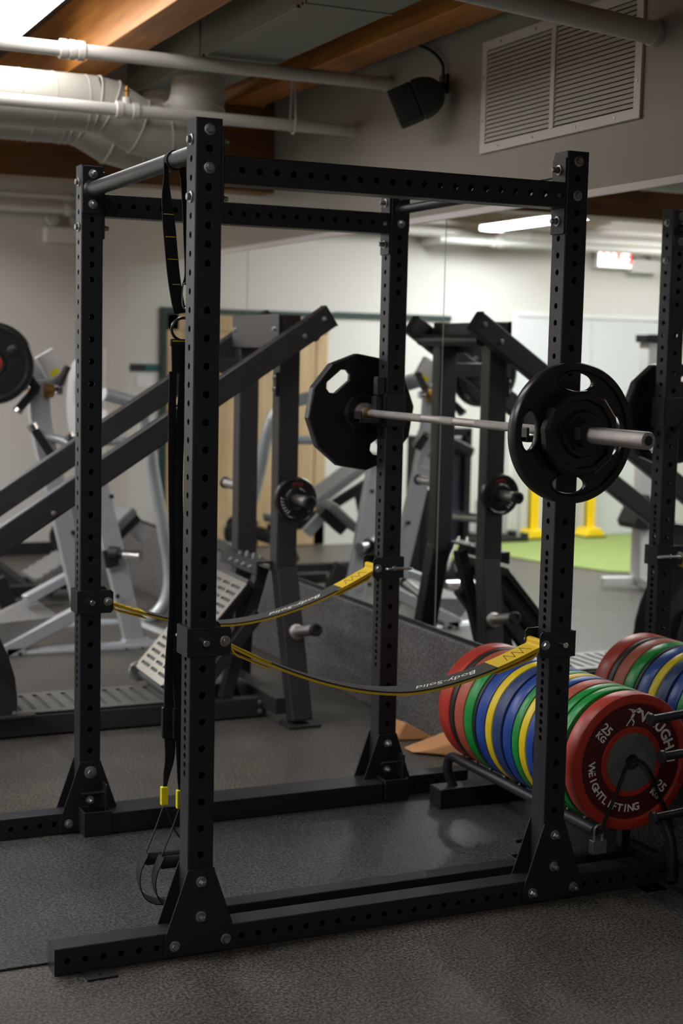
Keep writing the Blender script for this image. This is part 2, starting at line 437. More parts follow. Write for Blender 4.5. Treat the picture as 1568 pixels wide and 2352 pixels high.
# rubber skirt along the mirror wall
struct(MB().box(XM-1.6, XM, -120, YB, 0, 18.6).obj('baseboard_right', SKIRT, bevel=0.2))
struct(MB().box(XM-0.55, XM, -120, 272, 18.6, 19.3).obj('trim_1', BASEB))
struct(MB().box(XM-0.7, XM, -120, 192, 91.0, 92.0).obj('trim_2', TRIMW))
struct(MB().box(XM-0.25, XM, 294.5, 295.5, 19, 68).obj('trim_3', WALLW))
for i, (a, b) in enumerate(((-18.3, 77.6), (77.9, 173.6), (173.9, 269.6))):
    o = MB().box(XM-0.28, XM, a, b, 19.3, 91.2).obj('wall_mirror', MIRR, loc=(XM, (a+b)/2, 19.3))
    tag(o, ['tall mirror panel nearest the camera, behind the round plate and colourful plates on the right',
            'middle mirror panel on the wall beside the leg press uprights, left of the thin seam',
            'farthest mirror panel, ending in an upright edge near the corner of the room'][i], 'mirror', 'mirror panels on the wall')
# timber joists and girder
for x0 in (20.6, 60.6, -19.4, -59.4, -99.4, -139.4, -179.4):
    lab = {20.6: 'lit orange timber ceiling joist right of the bright tube light', 60.6: 'dark timber ceiling joist between the square duct and the grille wall'}.get(x0)
    if lab is None: lab = 'timber ceiling joist %s' % {-19.4: 'just left of the long tube light over the rack', -59.4: 'second left of the tube light over the rack', -99.4: 'above the turf strip, right of its middle', -139.4: 'above the turf strip near the yellow posts', -179.4: 'farthest left, near the plain side wall'}[x0]
    o = MB().box(x0, x0+7.6, YF, YB, 121, ZC).obj('ceiling_joist', JOIST, loc=(x0+3.8, 60, 121), bevel=0.25)
    tag(o, lab, 'beam', 'ceiling joists')
o = MB().box(XL, XM, 159, 167, 102.6, 121).obj('timber_girder', GIRD, loc=(0, 163, 102.6), bevel=0.3)
tag(o, 'dark brown timber girder crossing the room under the joists, behind the round ducts', 'beam')
# low end beam at the top right
o = MB().bar((71.6, -8.5, 115.0), (-60.0, -8.5, 109.6), 7.0, 8.0).obj('timber_brace', GIRD, loc=(50, -8, 112), bevel=0.25)
tag(o, 'short brown timber above the white pipe at the upper right, over the grille', 'beam')

# ------------------------------------------------------------------ ducts and pipes
def pipe_fitting(x, y, z, r, parent, valve=False):
    b = MB()
    v0 = [(-2.2,1.2),(-2.05,1.42),(-0.95,1.42),(-0.85,1.2),(-0.55,1.2),(-0.5,1.42),(0.5,1.42),(0.55,1.2),(0.85,1.2),(0.95,1.42),(2.05,1.42),(2.2,1.2)]
    if valve: v0 = v0[:4]+v0[8:]
    b.lathe([(p[1]*r,p[0]) for p in v0],(x,y,z),(1,0,0),n=12)
    f = b.obj('coupling', PIPE, parent, bevel=0.08)
    if valve:
        MB().cyl((x, y, z+r), (x, y, z+r+1.2), 0.8, n=14).obj('valve_base', PIPE, parent)
        v = MB().cyl((x, y, z+r+1.2), (x, y, z+r+2.2), 0.4, n=12)
        v.box(x-0.6, x+0.6, y-0.12, y+0.12, z+r+2.2, z+r+2.5); v.cyl((x, y, z+r+2.4), (x, y, z+r+3.2), 0.28, n=10)
        v.obj('brass_valve', BRASS, parent)
def water_pipe(label, a, b, r, fits=(), valve=()):
    t = thing('ceiling_pipe', label, 'pipe', a, 'white pipes under the ceiling')
    MB().cyl(a, b, r, n=28).obj('pipe_run', PIPE, t)
    c = Vector(a); d = (Vector(b)-c).normalized()
    MB().cyl(c, c+d*1.2, r*1.12, n=28).obj('wall_collar', PIPE, t)
    for x in fits:
        p = c+d*((c.x-x)/-d.x); pipe_fitting(p.x, p.y, p.z, r, t)
    for x in valve:
        p = c+d*((c.x-x)/-d.x); pipe_fitting(p.x, p.y, p.z, r, t, True)
    return t
water_pipe('upper white pipe with a triple coupling near the tube light, ending left of the speaker', (71.7,101.5,117.5), (-229,101.5,117.7), 1.2, (11.5,))
water_pipe('lower white pipe with a small brass valve, passing in front of the round duct', (71.7,116.3,110.8), (-229,116.3,110.5), 1.12, (), (25.5,))
water_pipe('grey pipe crossing in front of the wall grille at the top right', (71.7,19.3,111.7), (20.0,13.6,114.0), 1.55)
t = thing('pipe_hanger', 'white wire hanger holding the lower pipe just right of the front rack post', 'hanger', (58.3,116.3,121))
MB().tube([(58.3,115.9,121),(58.3,115.0,113),(58.3,114.9,110.5),(58.3,115.4,109.5),(58.3,116.4,109.3),(58.3,117.4,109.8),(58.3,117.7,111),(58.3,116.8,121)], 0.2, 8).obj('hook', PIPE, t)
MB().box(57.4,59.2,115,117.6,120.6,121).obj('bracket', PIPE, t)
for i, (y, z, x1, r) in enumerate(((322, 115.4, 71.7, 1.0), (322, 111.6, 71.7, 1.5))):
    t = thing('wall_pipe', ['thin white pipe high on the back wall, above the thicker one', 'thicker white pipe running along the back wall above the emergency light'][i], 'pipe', (x1,y,z), 'pipes on the back wall')
    MB().cyl((x1,y,z), (XL,y,z), r, n=16).obj('pipe_run', PIPE, t)
    for x in (66, -20, -95): MB().cyl((x,y,z), (x+1.4,y,z), r*1.4, n=12).obj('coupling', PIPE, t)
t = thing('wall_pipe', 'white pipe with brass fitting below the tube light, seen in the mirror', 'pipe', (-55.6,318,108.8), 'pipes on the back wall')
MB().tube([(-55.6,331,108.8),(-55.6,320.5,108.8),(-56.5,318.6,108.8),(-58.5,318,108.8),(-90,318,108.8),(-229,318,108.8)],1.25,16,sub=3).obj('pipe_run', PIPE, t)
pipe_fitting(-79,318,108.8,1.25,t,True)
# round ducts with gored elbows
def round_duct(dy, label, rise):
    y = 125+dy; R = 5.15
    t = thing('round_duct', label, 'duct', (24,y,112.6), 'round spiral ducts')
    b = MB(); b.cyl((-229,y,112.4), (21.8,y,112.8), R, n=48); b.obj('straight_duct', DUCT, t)
    s = MB()
    for k in range(9):
        x = 20-k*6.2; s.lathe([(R,0),(R+0.14,0.06),(R+0.14,0.24),(R,0.3)], (x,y,112.75), (-1,0.0,0.0), n=40)
    pieces(s, 'duct_seam', DUCT, t)
    path = [(21.8,112.8),(24.4,112.4),(30.2,109.4),(35.6,108.4),(39.7,110.4),(42.0,114.6)]
    e = MB(); vs = []
    n = 48; P = [Vector((p[0], y, p[1])) for p in path]+[Vector((42.2,y,rise))]
    for i, p in enumerate(P):
        d = (P[min(i+1,len(P)-1)]-P[max(i-1,0)]).normalized()
        if i == len(P)-1: d = Vector((0,0,1))
        w = Vector((0,1,0)); u = w.cross(d).normalized()
        k = 1.0
        if 0 < i < len(P)-1:
            a = (P[i]-P[i-1]).normalized().angle((P[i+1]-P[i]).normalized()); k = 1/math.cos(a/2)
        for j in range(n):
            a = 2*PI*j/n; vs.append(p+u*(R*k*math.cos(a))+w*(R*math.sin(a)))
    fs = [(i*n+j, i*n+(j+1) % n, (i+1)*n+(j+1) % n, (i+1)*n+j) for i in range(len(P)-1) for j in range(n)]
    e.add(vs, fs); e.obj('elbow', DUCT, t, sharp=25)
    rb = MB()
    for i in range(len(P)-1):
        ring = vs[i*n:(i+1)*n]; rb.tube(ring, 0.24, 8, smooth=False, closed=True)
    pieces(rb, 'elbow_seam', DUCT, t)
round_duct(0, 'front round white duct with a gored elbow turning up into the square duct', 120)
round_duct(18.5, 'rear round white duct, mostly hidden behind and below the front one', 121)
t = thing('rectangular_duct', 'long grey rectangular sheet-metal duct running between the timber joists', 'duct', (43,60,119))
MB().box(35.6, 49.8, YF, 151, 119.2, 131).obj('duct_body', DUCTR, t, bevel=0.15)
b = MB()
for y in (105, 57, 9, -39): b.box(35.4, 50.0, y, y+0.9, 119.05, 131.1)
pieces(b, 'joint_flange', DUCTR, t)
b = MB()
for y in (103, 60, 58): b.cyl((35.9,y,119.3),(35.3,y,119.3),0.25,n=8)
pieces(b, 'screw', BLKP, t)

# ------------------------------------------------------------------ tube lights
def tube_light(x, y0, y1, z, label, zt=134.0, m=None):
    t = thing('tube_light', label, 'ceiling light', (x,(y0+y1)/2,z), 'fluorescent tube lights')
    b = MB(); n = 12
    sec = [(-4.6,2.6),(-4.6,1.6)]+[(-4.3*math.cos(PI*k/n), 1.5-1.5*math.sin(PI*k/n)) for k in range(n+1)]+[(4.6,1.6),(4.6,2.6)]
    d = MB().prism([(x+p[0], z+p[1]) for p in sec[2:-2]]+[(x+4.3,z+1.6),(x-4.3,z+1.6)], 'y', y0+0.4, y1-0.4)
    d.obj('diffuser', m or LAMP2, t)
    MB().prism([(x-4.9,z+1.6),(x+4.9,z+1.6),(x+2.2,z+3.6),(x-2.2,z+3.6)], 'y', y0, y1).obj('housing', WPLAS, t, bevel=0.1)
    for y in (y0, y1): MB().box(x-4.9, x+4.9, y-0.25, y+0.25, z-0.1, z+3.0).obj('end_cap', WPLAS, t, bevel=0.15)
    for y in (y0+14, y1-14): MB().cyl((x,y,z+3.4),(x,y,zt),0.16,n=8).obj('drop_rod', PIPE, t)
    return t
tube_light(5.4, 41, 137, 124.0, 'long bright tube light at the top left, above the near rack post', m=LAMP)
tube_light(-72, 214, 310, 112.0, 'bright tube light seen in the mirror right of the far rack post')
tube_light(-78, 11, 107, 127.0, 'added fill tube light left of the rack, out of view')  # unseen lamp added to light the rack from its left side
tube_light(-35, -190, -94, 127.0, 'added fill tube light behind the camera, straight in front of the rack', m=LAMP_FILL)  # unseen fill lamp added to lift the camera-facing sides
tube_light(-158, 204, 300, 127.0, 'added fill tube light, unseen above the turf strip at the far left')  # extra lamp out of view, added to brighten the far end
tube_light(-158, 11, 107, 127.0, 'added fill tube light, unseen at the far left, in line with the leg press')  # another lamp outside the view, added for light from the left
tube_light(-38, 182, 278, 127.0, 'added fill tube light behind the girder, between the silver machine and the oak doors')  # lamp added to brighten the back wall in the mirror

# ------------------------------------------------------------------ wall grille, speaker
t = thing('air_grille', 'large white louvred air grille with two panels high on the wall', 'vent', (XM,44.4,109.8))
y0, y1, z0, z1 = 22.0, 66.6, 100.8, 118.8
fr = MB(); fr.flat([[(y0,z0),(y1,z0),(y1,z1),(y0,z1)], [(y0+1.6,z0+1.5),(y0+1.6,z1-1.5),(y1-1.6,z1-1.5),(y1-1.6,z0+1.5)]], 0.5, frame((XM-0.25,0,0),(0,1,0),(0,0,1)), 0.08)
fr.obj('grille_frame', GRILL, t)
MB().box(XM-0.6, XM-0.05, 44.1, 45.3, z0+1.3, z1-1.3).obj('mullion', GRILL, t, bevel=0.1)
MB().box(XM-0.06, XM-0.01, y0+1, y1-1, z0+1, z1-1).obj('back_panel', VOID, t)
for a, b_ in ((y0+1.5,44.2),(45.2,y1-1.5)):
    l = MB(); n = 21
    for k in range(n):
        z = z0+1.75+k*(z1-z0-3.3)/n
        l.prism([(XM-0.50,z-0.05),(XM-0.44,z+0.02),(XM-0.08,z+0.62),(XM-0.14,z+0.60)], 'y', a, b_)
    l.obj('louvre_panel', GRILL, t)
s = MB()
for y in (28,38,50,60.5):
    for z in (z0+0.75, z1-0.75): s.cyl((XM-0.5,y,z),(XM-0.62,y,z),0.2,n=10)
for z in (106,113):
    for y in (y0+0.8,y1-0.8): s.cyl((XM-0.5,y,z),(XM-0.62,y,z),0.2,n=10)
pieces(s, 'screw', ZINC, t)

t = thing('wall_speaker', 'black loudspeaker tilted down on a bracket below the timber joist', 'speaker', (XM,80,112))
c = Vector((66.0,78.9,110.9)); fx = Vector((-0.78,0.48,-0.40)).normalized()   # faces into the room
sx = fx.cross(Vector((0,0,1))).normalized(); up = sx.cross(fx)
Ms = Matrix(((fx.x,sx.x,up.x,c.x),(fx.y,sx.y,up.y,c.y),(fx.z,sx.z,up.z,c.z),(0,0,0,1)))
b = MB(); n = 12
prof = [(0.2,3.2),(0.2,-3.2)]+[(-0.2-4.3*math.sin(PI*k/n), -3.2*math.cos(PI*k/n)) for k in range(0,n+1)]
vs = [Ms @ Vector((p[0],-2.6,p[1])) for p in prof]+[Ms @ Vector((p[0],2.6,p[1])) for p in prof]
k = len(prof); b.add(vs, [(i,(i+1)%k,k+(i+1)%k,k+i) for i in range(k)]+[tuple(range(k))[::-1],tuple(range(k,2*k))])
b.obj('cabinet', PLAST, t, bevel=0.25)
g = MB(); g.box(0.2,4.5,-2.7,2.7,-3.1,3.1,Ms); g.obj('speaker_front', mat('speaker_grille_cloth',(0.012,0.012,0.012),0.8,0,0.8,500), t, bevel=0.35)
MB().box(4.5,4.56,-2.5,-1.6,-1.0,0.1,Ms).obj('badge', ZINC, t)
b = MB(); b.box(XM-0.5,XM,78.7,81.6,112.4,115.8); b.cyl((XM-0.5,80.2,113.8),tuple(c-fx*3.8),0.8); b.obj('mounting_bracket', PLAST, t, bevel=0.1)
MB().tube([(XM-0.6,80.0,115.0),(XM-0.9,79.6,117.4),(XM-1.0,83.0,120.0),(XM-1.2,88.5,122.3)], 0.3, 8).obj('cable', PLAST, t)

# ------------------------------------------------------------------ back wall: doors, signs, lights
def oak_doors():
    t = struct(MB().prism([(42.3,0.1),(42.3,82.2),(-21,82.2),(-21,80.2),(40.3,80.2),(40.3,0.1)],'y',YB-1.0,YB).obj('door_1', TRIMD, loc=(10.6,YB,0)))
    w = wrap(t,(10.6,YB,0))
    for a, b_ in ((-18.9,10.5),(10.8,40.2)):
        d = MB(); d.box(a,b_,YB-0.6,YB-0.1,0.4,80.1)
        for p, q_, r_, s_ in ((a,a+4.2,0.4,80.1),(b_-4.2,b_,0.4,80.1),(a,b_,74.6,80.1),(a,b_,0.4,9.5)): d.box(p,q_,YB-1.0,YB-0.5,r_,s_)
        d.obj('door_leaf', DOORW, w, bevel=0.1)
    for x in (8.9,12.6): MB().tube([(x,YB-0.9,36),(x,YB-2.4,36.6),(x,YB-2.4,44),(x,YB-0.9,44.6)],0.35,8).obj('pull_handle', CHROME, w)
oak_doors()
struct(MB().box(-68,-21,YB-1.1,YB,80.6,82.6).obj('trim_4', TRIMD))
d2 = struct(MB().flat([[(-165,0.1),(-94,0.1),(-94,85),(-165,85)],[(-163,0.2),(-163,83.4),(-96,83.4),(-96,0.2)]],0.8,frame((0,YB-0.4,0),(1,0,0),(0,0,1)),0.05).obj('door_2', TRIMW, loc=(-130,YB,0)))
w2 = wrap(d2,(-130,YB,0))
for a, b_ in ((-162.9,-129.6),(-129.4,-96.1)): MB().box(a,b_,YB-0.3,YB-0.02,0.4,83.3).obj('door_leaf', WALLP, w2, bevel=0.1)
MB().box(-132,-131,YB-1.6,YB-0.3,38,46).obj('pull_handle', CHROME, w2, bevel=0.2)
t = thing('wall_sign', 'small teal and black sign above a white notice, beside the oak doors in the mirror', 'sign', (47,YB,61.5))
b = MB(); b.box(42.6,52.6,YB-0.35,YB,60.6,63.1); b.obj('sign_plate', TEAL, t, bevel=0.05)
MB().box(47.6,52.5,YB-0.42,YB-0.3,60.7,63.0).obj('sign_band', BASEB, t)
o = MB().box(44.8,50.6,YB-0.15,YB,55.6,59.4).obj('wall_notice', WPLAS, loc=(47,YB,56.2)); tag(o, 'plain white notice under the teal sign by the oak doors', 'notice')
def emergency_light(x, z, label, exit_):
    t = thing('emergency_light', label, 'emergency light', (x,YB,z))
    MB().box(x-6.5,x+6.5,YB-4,YB,z,z+4.9).obj('housing', WPLAS, t, bevel=0.35)
    for dx in (-4.2,3.8):
        h = MB(); h.lathe([(0.8,-1.4),(1.9,-0.6),(2.1,0.6),(2.1,0.9)],(x+dx,YB-2.2,z+7.7),(0,-1,0.1),n=24); hh = h.obj('lamp_head', WPLAS, t)
        MB().lathe([(1.9,0.8),(1.9,1.0),(0.001,1.1)],(x+dx,YB-2.2,z+7.7),(0,-1,0.1),n=24).obj('lamp_glass', LENS, wrap(hh,t['_l']))
        MB().cyl((x+dx,YB-2,z+4.8),(x+dx,YB-2,z+6.2),0.5,n=10).obj('lamp_neck', WPLAS, t)
emergency_light(67.4,101.4,'white emergency light with two round lamp heads high in the corner',False)
emergency_light(-150.8,101.5,'white twin-head emergency light beside the lit exit sign in the mirror',False)
t = thing('exit_sign', 'lit white exit sign with red letters, seen blurred in the mirror', 'exit sign', (-136.6,YB,103))
MB().box(-144.6,-128.6,YB-3.2,YB,102.6,111.6).obj('housing', WPLAS, t, bevel=0.2)
MB().box(-144.0,-129.2,YB-3.4,YB-3.15,103.2,111.0).obj('lit_panel', EXITM, t)
b = MB(); b.text('EXIT', 7.6, frame((-136.6,YB-3.5,107.2),(1,0,0),(0,0,1)), 0.12, 0.05); b.obj('exit_lettering', EXITR, t)
o = MB().box(XM-1.2,XM,289.2,295.4,43.4,49.2).obj('wall_switch', WPLAS, loc=(XM,292.2,43.5), bevel=0.15); tag(o, 'white wall switch beside the last mirror near the corner', 'switch')

# ------------------------------------------------------------------ mats, turf
o = MB().box(-75,57.7,1.9,43.4,0.01,0.30).obj('lifting_mat', MAT_, loc=(-10,22,0), bevel=0.08); tag(o, 'large black rubber lifting mat lying inside and left of the rack', 'mat')
o = MB().box(58.0,70.0,-70,56,0.01,0.24).obj('floor_mat', MAT_, loc=(64,0,0), bevel=0.08); tag(o, 'narrow black rubber mat under the storage rack of colourful plates', 'mat')
tf = MB(); tf.flat([[(-229,YB-1.2),(-62,YB-1.2),(-64,300),(-70,268),(-80,243),(-100,228),(-229,215)]],0.4,frame((0,0,0.22),(1,0,0),(0,1,0)))
o = tf.obj('turf_strip', TURF, loc=(-140,280,0)); tag(o, 'bright green artificial turf on the far floor, seen in the mirror', 'turf')
for i, x in enumerate((-102.6, -127.7)):
    t = thing('turf_post', ['yellow post on the turf seen left of the near right rack post','yellow post on the turf seen right of the near right rack post'][i], 'post', (x,325,0.4), 'yellow posts on the turf')
    b = MB(); b.box(x-1.8,x-0.4,323.6,326.2,2,34); b.box(x+0.4,x+1.8,323.6,326.2,2,34); b.box(x-1.8,x+1.8,324.2,325.6,2,34); b.obj('post', YPOST, t, bevel=0.2)
    MB().prism([(x-4.4,1.0),(x+4.4,1.0),(x+2.4,4.0),(x-2.4,4.0)],'y',320,329).obj('foot', YPOST, t, bevel=0.2)
    MB().box(x-4.6,x+4.6,319.6,329.4,0.42,1.0).obj('rubber_pad', RUB, t)
t = thing('push_sled', 'low dark push sled with two upright handles on the turf by the wall', 'sled', (-86,322,0.4))
b = MB(); b.box(-99,-74,316,318,0.5,2.4); b.box(-99,-74,325,327,0.5,2.4)
b.box(-99,-96,316,327,2.4,3.6); b.box(-80,-77,316,327,2.4,3.6); b.obj('runners', PLAST, t, bevel=0.2)
for x in (-95,-82): MB().tube([(x,317,2.4),(x,317,13),(x,318,15),(x,325,15),(x,326,13),(x,326,2.4)],0.55,8).obj('handle', SILV, t)
t['_o'].location.x += 3.5*S
t = thing('cable_column', 'white column machine on a splayed white foot, seen at the right of the mirror', 'gym machine', (-69,212,0))
MB().box(-72.6,-67.0,208,213,2,73).obj('column', WPLAS, t, bevel=0.4)
MB().box(-74.5,-66.0,207.4,213.6,73,75.4).obj('top_cap', RUB, t, bevel=0.3)
b = MB(); b.bar((-58,214,2.2),(-71,211,2.2),2.4,2.6); b.bar((-66,188,1.9),(-69,211,2.2),2.8,2.8); b.bar((-84,199,1.9),(-69,211,2.2),2.8,2.8); b.obj('foot_frame', WPLAS, t, bevel=0.3)
b = MB(); b.prism([(-66.5,29),(-62.2,20.5),(-63,18.6),(-66,18.2),(-72,20)],'y',204,214); b.obj('seat_pad', RUB, t, bevel=0.5)

# ================================================================== POWER RACK
DEP = 46.2; W = 46.75; ZT = 90.52; HT = 91.7
rack = thing('power_rack', 'large black four-post power rack with punched steel uprights and two pull-up bars', 'power rack', (23,23,0))
LARGE = [0,2,4,6,8,10,12,14]+list(range(19,80,3))+[82,86]
NARROW = [1,3,5,7]+list(range(9,48,2))+list(range(48,71))
UP = {'A': (0,0), 'B': (DEP,0), 'C': (0,W), 'D': (DEP,W)}
ub = None
for k, (x, y) in UP.items():
    b = MB()
    zb = 3.05
    hl = [ZT-o-zb for o in LARGE if ZT-o-zb > 0.7]; hn = [ZT-o-zb for o in NARROW]
    sq_tube(b, (x,y,zb), (0,0,1), HT-zb, (1,0,0), (0,1,0), 3.0, 3.0, hn, hl, 0.36, 0.18, 0.16, True, 0.41)
    b.obj('upright', BLK, rack)
# base beams
for y, hole0 in ((0, 0), (W, 0)):
    b = MB(); x0 = -16.4; x1 = 65.6 if y == 0 else 60.5
    hs = [-3+2*i-x0 for i in range(-6, 34) if -3+2*i < x1-1.5]
    sq_tube(b, (x0,y,1.5), (1,0,0), x1-x0, (0,1,0), (0,0,1), 3.0, 3.0, hs, [], 0.36, 0.18, 0.12)
    b.obj('base_beam', BLK, rack)
# gusset plates
gp = [(-1.5,10.0),(1.5,10.0),(4.3,1.9),(4.3,0.25),(-4.3,0.25),(-4.3,1.9)]
for k, (x, y) in UP.items():
    for s_ in (-1, 1):
        b = MB(); b.flat([[(p[0], p[1]) for p in gp]], 0.24, frame((x, y+s_*1.63, 0), (1,0,0), (0,0,1)), 0.05)
        b.obj('gusset_plate', BLK, rack)
# top side beams with end flanges
for y in (0, W):
    b = MB(); x0 = 1.75; x1 = DEP-1.75
    hs = [2.0+2*i for i in range(0, 21)]
    sq_tube(b, (x0,y,86.5), (1,0,0), x1-x0, (0,1,0), (0,0,1), 3.0, 3.0, hs, [], 0.37, 0.18, 0.14)
    b.obj('top_beam', BLK, rack)
    for xx in (1.62, DEP-1.62):
        b = MB(); b.flat([rrect(-1.45,1.45,82.0,90.9,0.2)], 0.24, frame((xx,y,0),(0,1,0),(0,0,1)), 0.04)
        b.obj('beam_flange', BLK, rack)
# pull-up bars
for x, r in ((0, 0.98), (DEP, 0.66)):
    bb = MB().cyl((x,1.75,88.5),(x,W-1.75,88.5), r, n=32).obj('pull_up_bar', BLK, rack)
    for yy in (1.62, W-1.62):
        b = MB(); b.flat([rrect(-1.42,1.42,85.3,91.55,0.2)], 0.24, frame((x,yy,0),(1,0,0),(0,0,1)), 0.04)
        b.lathe([(r+0.35,0),(r+0.05,0.3)], (x,yy-(0.1 if yy > 10 else -0.1),88.5), (0,-1 if yy > 10 else 1,0), n=24)
        b.obj('bar_flange', BLK, rack)
# bolts
bh = bolt_mb().obj('bolt', ZINC, rack); bh.location = (Vector((0,-1.5,ZT))-Vector(rack['_l']))*S
# shared mesh is in rack-local coordinates offset by root: rebuild meshes around the origin
def origin_mesh(mb, name, m, bevel=0.0):
    me = bpy.data.meshes.new(name); me.from_pydata([tuple(Vector(v)*S) for v in mb.v], [], mb.f)
    if not isinstance(m, (list, tuple)): m = [m]
    for q in m: me.materials.append(q)
    if len(m) > 1: me.polygons.foreach_set('material_index', mb.m)
    bm = bmesh.new(); bm.from_mesh(me); bmesh.ops.recalc_face_normals(bm, faces=bm.faces); bm.to_mesh(me); bm.free()
    me.shade_smooth(); me.set_sharp_from_angle(angle=math.radians(35)); return me
bpy.data.objects.remove(bh)
ME_BOLT = origin_mesh(bolt_mb(), 'bolt', ZINC); ME_NUT = origin_mesh(bolt_mb(0.43,0.62,True), 'nut', ZINC)
ME_SMALL = origin_mesh(bolt_mb(0.32,0.46), 'small_bolt', ZINC); ME_BIGW = origin_mesh(bolt_mb(0.48,0.88), 'bolt_washer', ZINC)
def put(me, name, parent, loc, direction):
    # copy a bolt mesh whose head points along `direction`
    o = bpy.data.objects.new(name, me); COL.objects.link(o); o.parent = parent['_o']
    o.location = (Vector(loc)-Vector(parent['_l']))*S
    rot = {'-y': (0,0,0), '+y': (0,0,PI), '-x': (0,0,-PI/2), '+x': (0,0,PI/2), '+z': (-PI/2,0,0)}[direction]
    o.rotation_euler = rot; return o
for k, (x, y) in UP.items():
    out = -1 if y == 0 else 1
    for off in (0, 4):
        z = ZT-off
        fy = -1.5 if y == 0 else -1.74
        put(ME_BOLT if y == 0 else ME_NUT, 'bolt', rack, (x, y+fy, z), '-y'); put(ME_NUT, 'bolt', rack, (x, y-fy, z), '+y')
    for off in (1, 7):
        z = ZT-off; lf = -1.5 if x == 0 else -1.74; rf = 1.74 if x == 0 else 1.5
        put(ME_BOLT if x == 0 else ME_NUT, 'bolt', rack, (x+lf, y, z), '-x'); put(ME_NUT if x == 0 else ME_BOLT, 'bolt', rack, (x+rf, y, z), '+x')
    for dx, z in ((0,8.52),(0,4.52),(-3,1.5),(3,1.5)):
        me = ME_BIGW if (k == 'C' and z == 8.52) else (ME_NUT if (z > 4 or k in 'B') else ME_BOLT)
        put(me, 'bolt', rack, (x+dx, y-1.75, z), '-y'); put(ME_BOLT, 'bolt', rack, (x+dx, y+1.75, z), '+y')
# floor tabs
for x, y, s_ in ((-11.8,-1.5,-1), (60.5,-1.5,-1), (-11.8,W+1.5,1)):
    b = MB(); b.flat([[(-1.7,0),(1.7,0),(1.7,2.6),(-1.7,2.6)], circ(0,1.6,0.22,12)[::-1]], 0.22, frame((x,y,0.13),(1,0,0),(0,s_,0)) if s_ > 0 else frame((x,y,0.13),(-1,0,0),(0,-1,0)), 0.03)
    b.obj('floor_tab', BLK, rack)
# removable inner beams with pinned end cradles
for y0, y1, sg in ((3.3,5.9,1), (42.1,44.9,-1)):
    MB().box(2.0,DEP-2.0,y0,y1,0.35,3.3).obj('inner_beam', BLK, rack, bevel=0.14)
    for x in (0.3, DEP+0.2):
        b = MB()
        b.box(x-1.95,x+1.95,y0-0.25,y0+0.05,0.35,3.7); b.box(x-1.95,x+1.95,y1-0.05,y1+0.2,0.35,3.7)
        b.box(x-1.95,x-1.7,y0,y1,0.35,3.7); b.box(x+1.7,x+1.95,y0,y1,0.35,3.7); b.box(x-1.9,x+1.9,y0,y1,0.35,0.9)
        b.obj('beam_cradle', BLK, rack, bevel=0.06)
        yc = (y0+y1)/2
        c_ = MB(); c_.box(x+1.25,x+1.5,yc-1.1,yc+1.1,3.5,7.2); c_.cyl((x-1.9,yc,5.9),(x+1.3,yc,5.9),0.24,n=14)
        c_.obj('locking_pin', BLKP, rack, bevel=0.05)

# ------------------------------------------------------------------ bar holders
def bar_holder(x, y, label):
    t = thing('bar_holder', label, 'bar holder', (x,y,56.6), 'bar holders on the rack')
    b = MB(); z0, z1 = 56.7, 61.5
    b.box(x-1.85,x+1.85,y-1.85,y-1.56,z0,z1); b.box(x-1.85,x+1.85,y+1.56,y+1.85,z0,z1)
    b.box(x-1.85,x-1.56,y-1.85,y+1.85,z0,z1); b.box(x+1.56,x+1.85,y-1.85,y+1.85,z0,z1)
    b.obj('sleeve', WORN, t, bevel=0.1)
    b = MB(); b.box(x-5.6,x-1.8,y-1.1,y+1.1,57.2,57.95); b.box(x-5.6,x-5.2,y-1.1,y+1.1,57.2,59.0)
    b.box(x-3.1,x-1.85,y-1.1,y+0.4,57.9,61.2); b.obj('cradle', WORN, t, bevel=0.16)
    MB().box(x-2.95,x-1.55,y-1.2,y+0.3,61.3,64.1).obj('back_plate', WORN, t, bevel=0.22)
bar_holder(DEP, W, 'black steel bar holder sleeved on the far post, next to the twelve-sided plate')
bar_holder(DEP, 0, 'black steel bar holder hidden behind the round plate on the near right post')

# ------------------------------------------------------------------ barbell
BX, BZ = 43.0, 58.62
bb = thing('barbell', 'steel barbell resting across the rack in the two bar holders', 'barbell', (BX,23.4,BZ))
for a, b_, m in ((-2.4,2.3,KNURL),(9.0,17.0,KNURL),(30.0,38.5,KNURL),(44.0,49.3,BARST),(2.3,9.0,BARST),(17.0,17.9,BARST)): pass
MB().cyl((BX,-4.2,BZ),(BX,48.6,BZ),0.54,n=32).obj('shaft', BARST, bb)
for a, b_ in ((-2.0,15.2),(21.0,24.6),(30.2,46.9)): MB().cyl((BX,a,BZ),(BX,b_,BZ),0.565,n=32).obj('knurled_grip', KNURL, bb)
for s_, y in ((-1,-4.2),(1,48.6)):
    MB().lathe([(0.55,-0.9),(0.9,-0.9),(0.95,0.0),(1.45,0.05),(1.5,0.2),(1.5,1.1),(1.42,1.2),(1.0,1.25),(0.98,1.3),(0.98,17.6),(0.90,17.75),(0.001,17.75)],(BX,y,BZ),(0,s_,0),n=40).obj('sleeve', BARST, bb)
    MB().lathe([(0.56,-1.5),(0.8,-1.4),(0.82,-0.85)],(BX,y,BZ),(0,s_,0),n=24).obj('bushing', BRASS, bb)
    MB().lathe([(0.55,0.02),(0.5,0.06),(0.001,0.06)],(BX,y+s_*17.73,BZ),(0,s_,0),n=24).obj('end_cap', BLKP, bb)
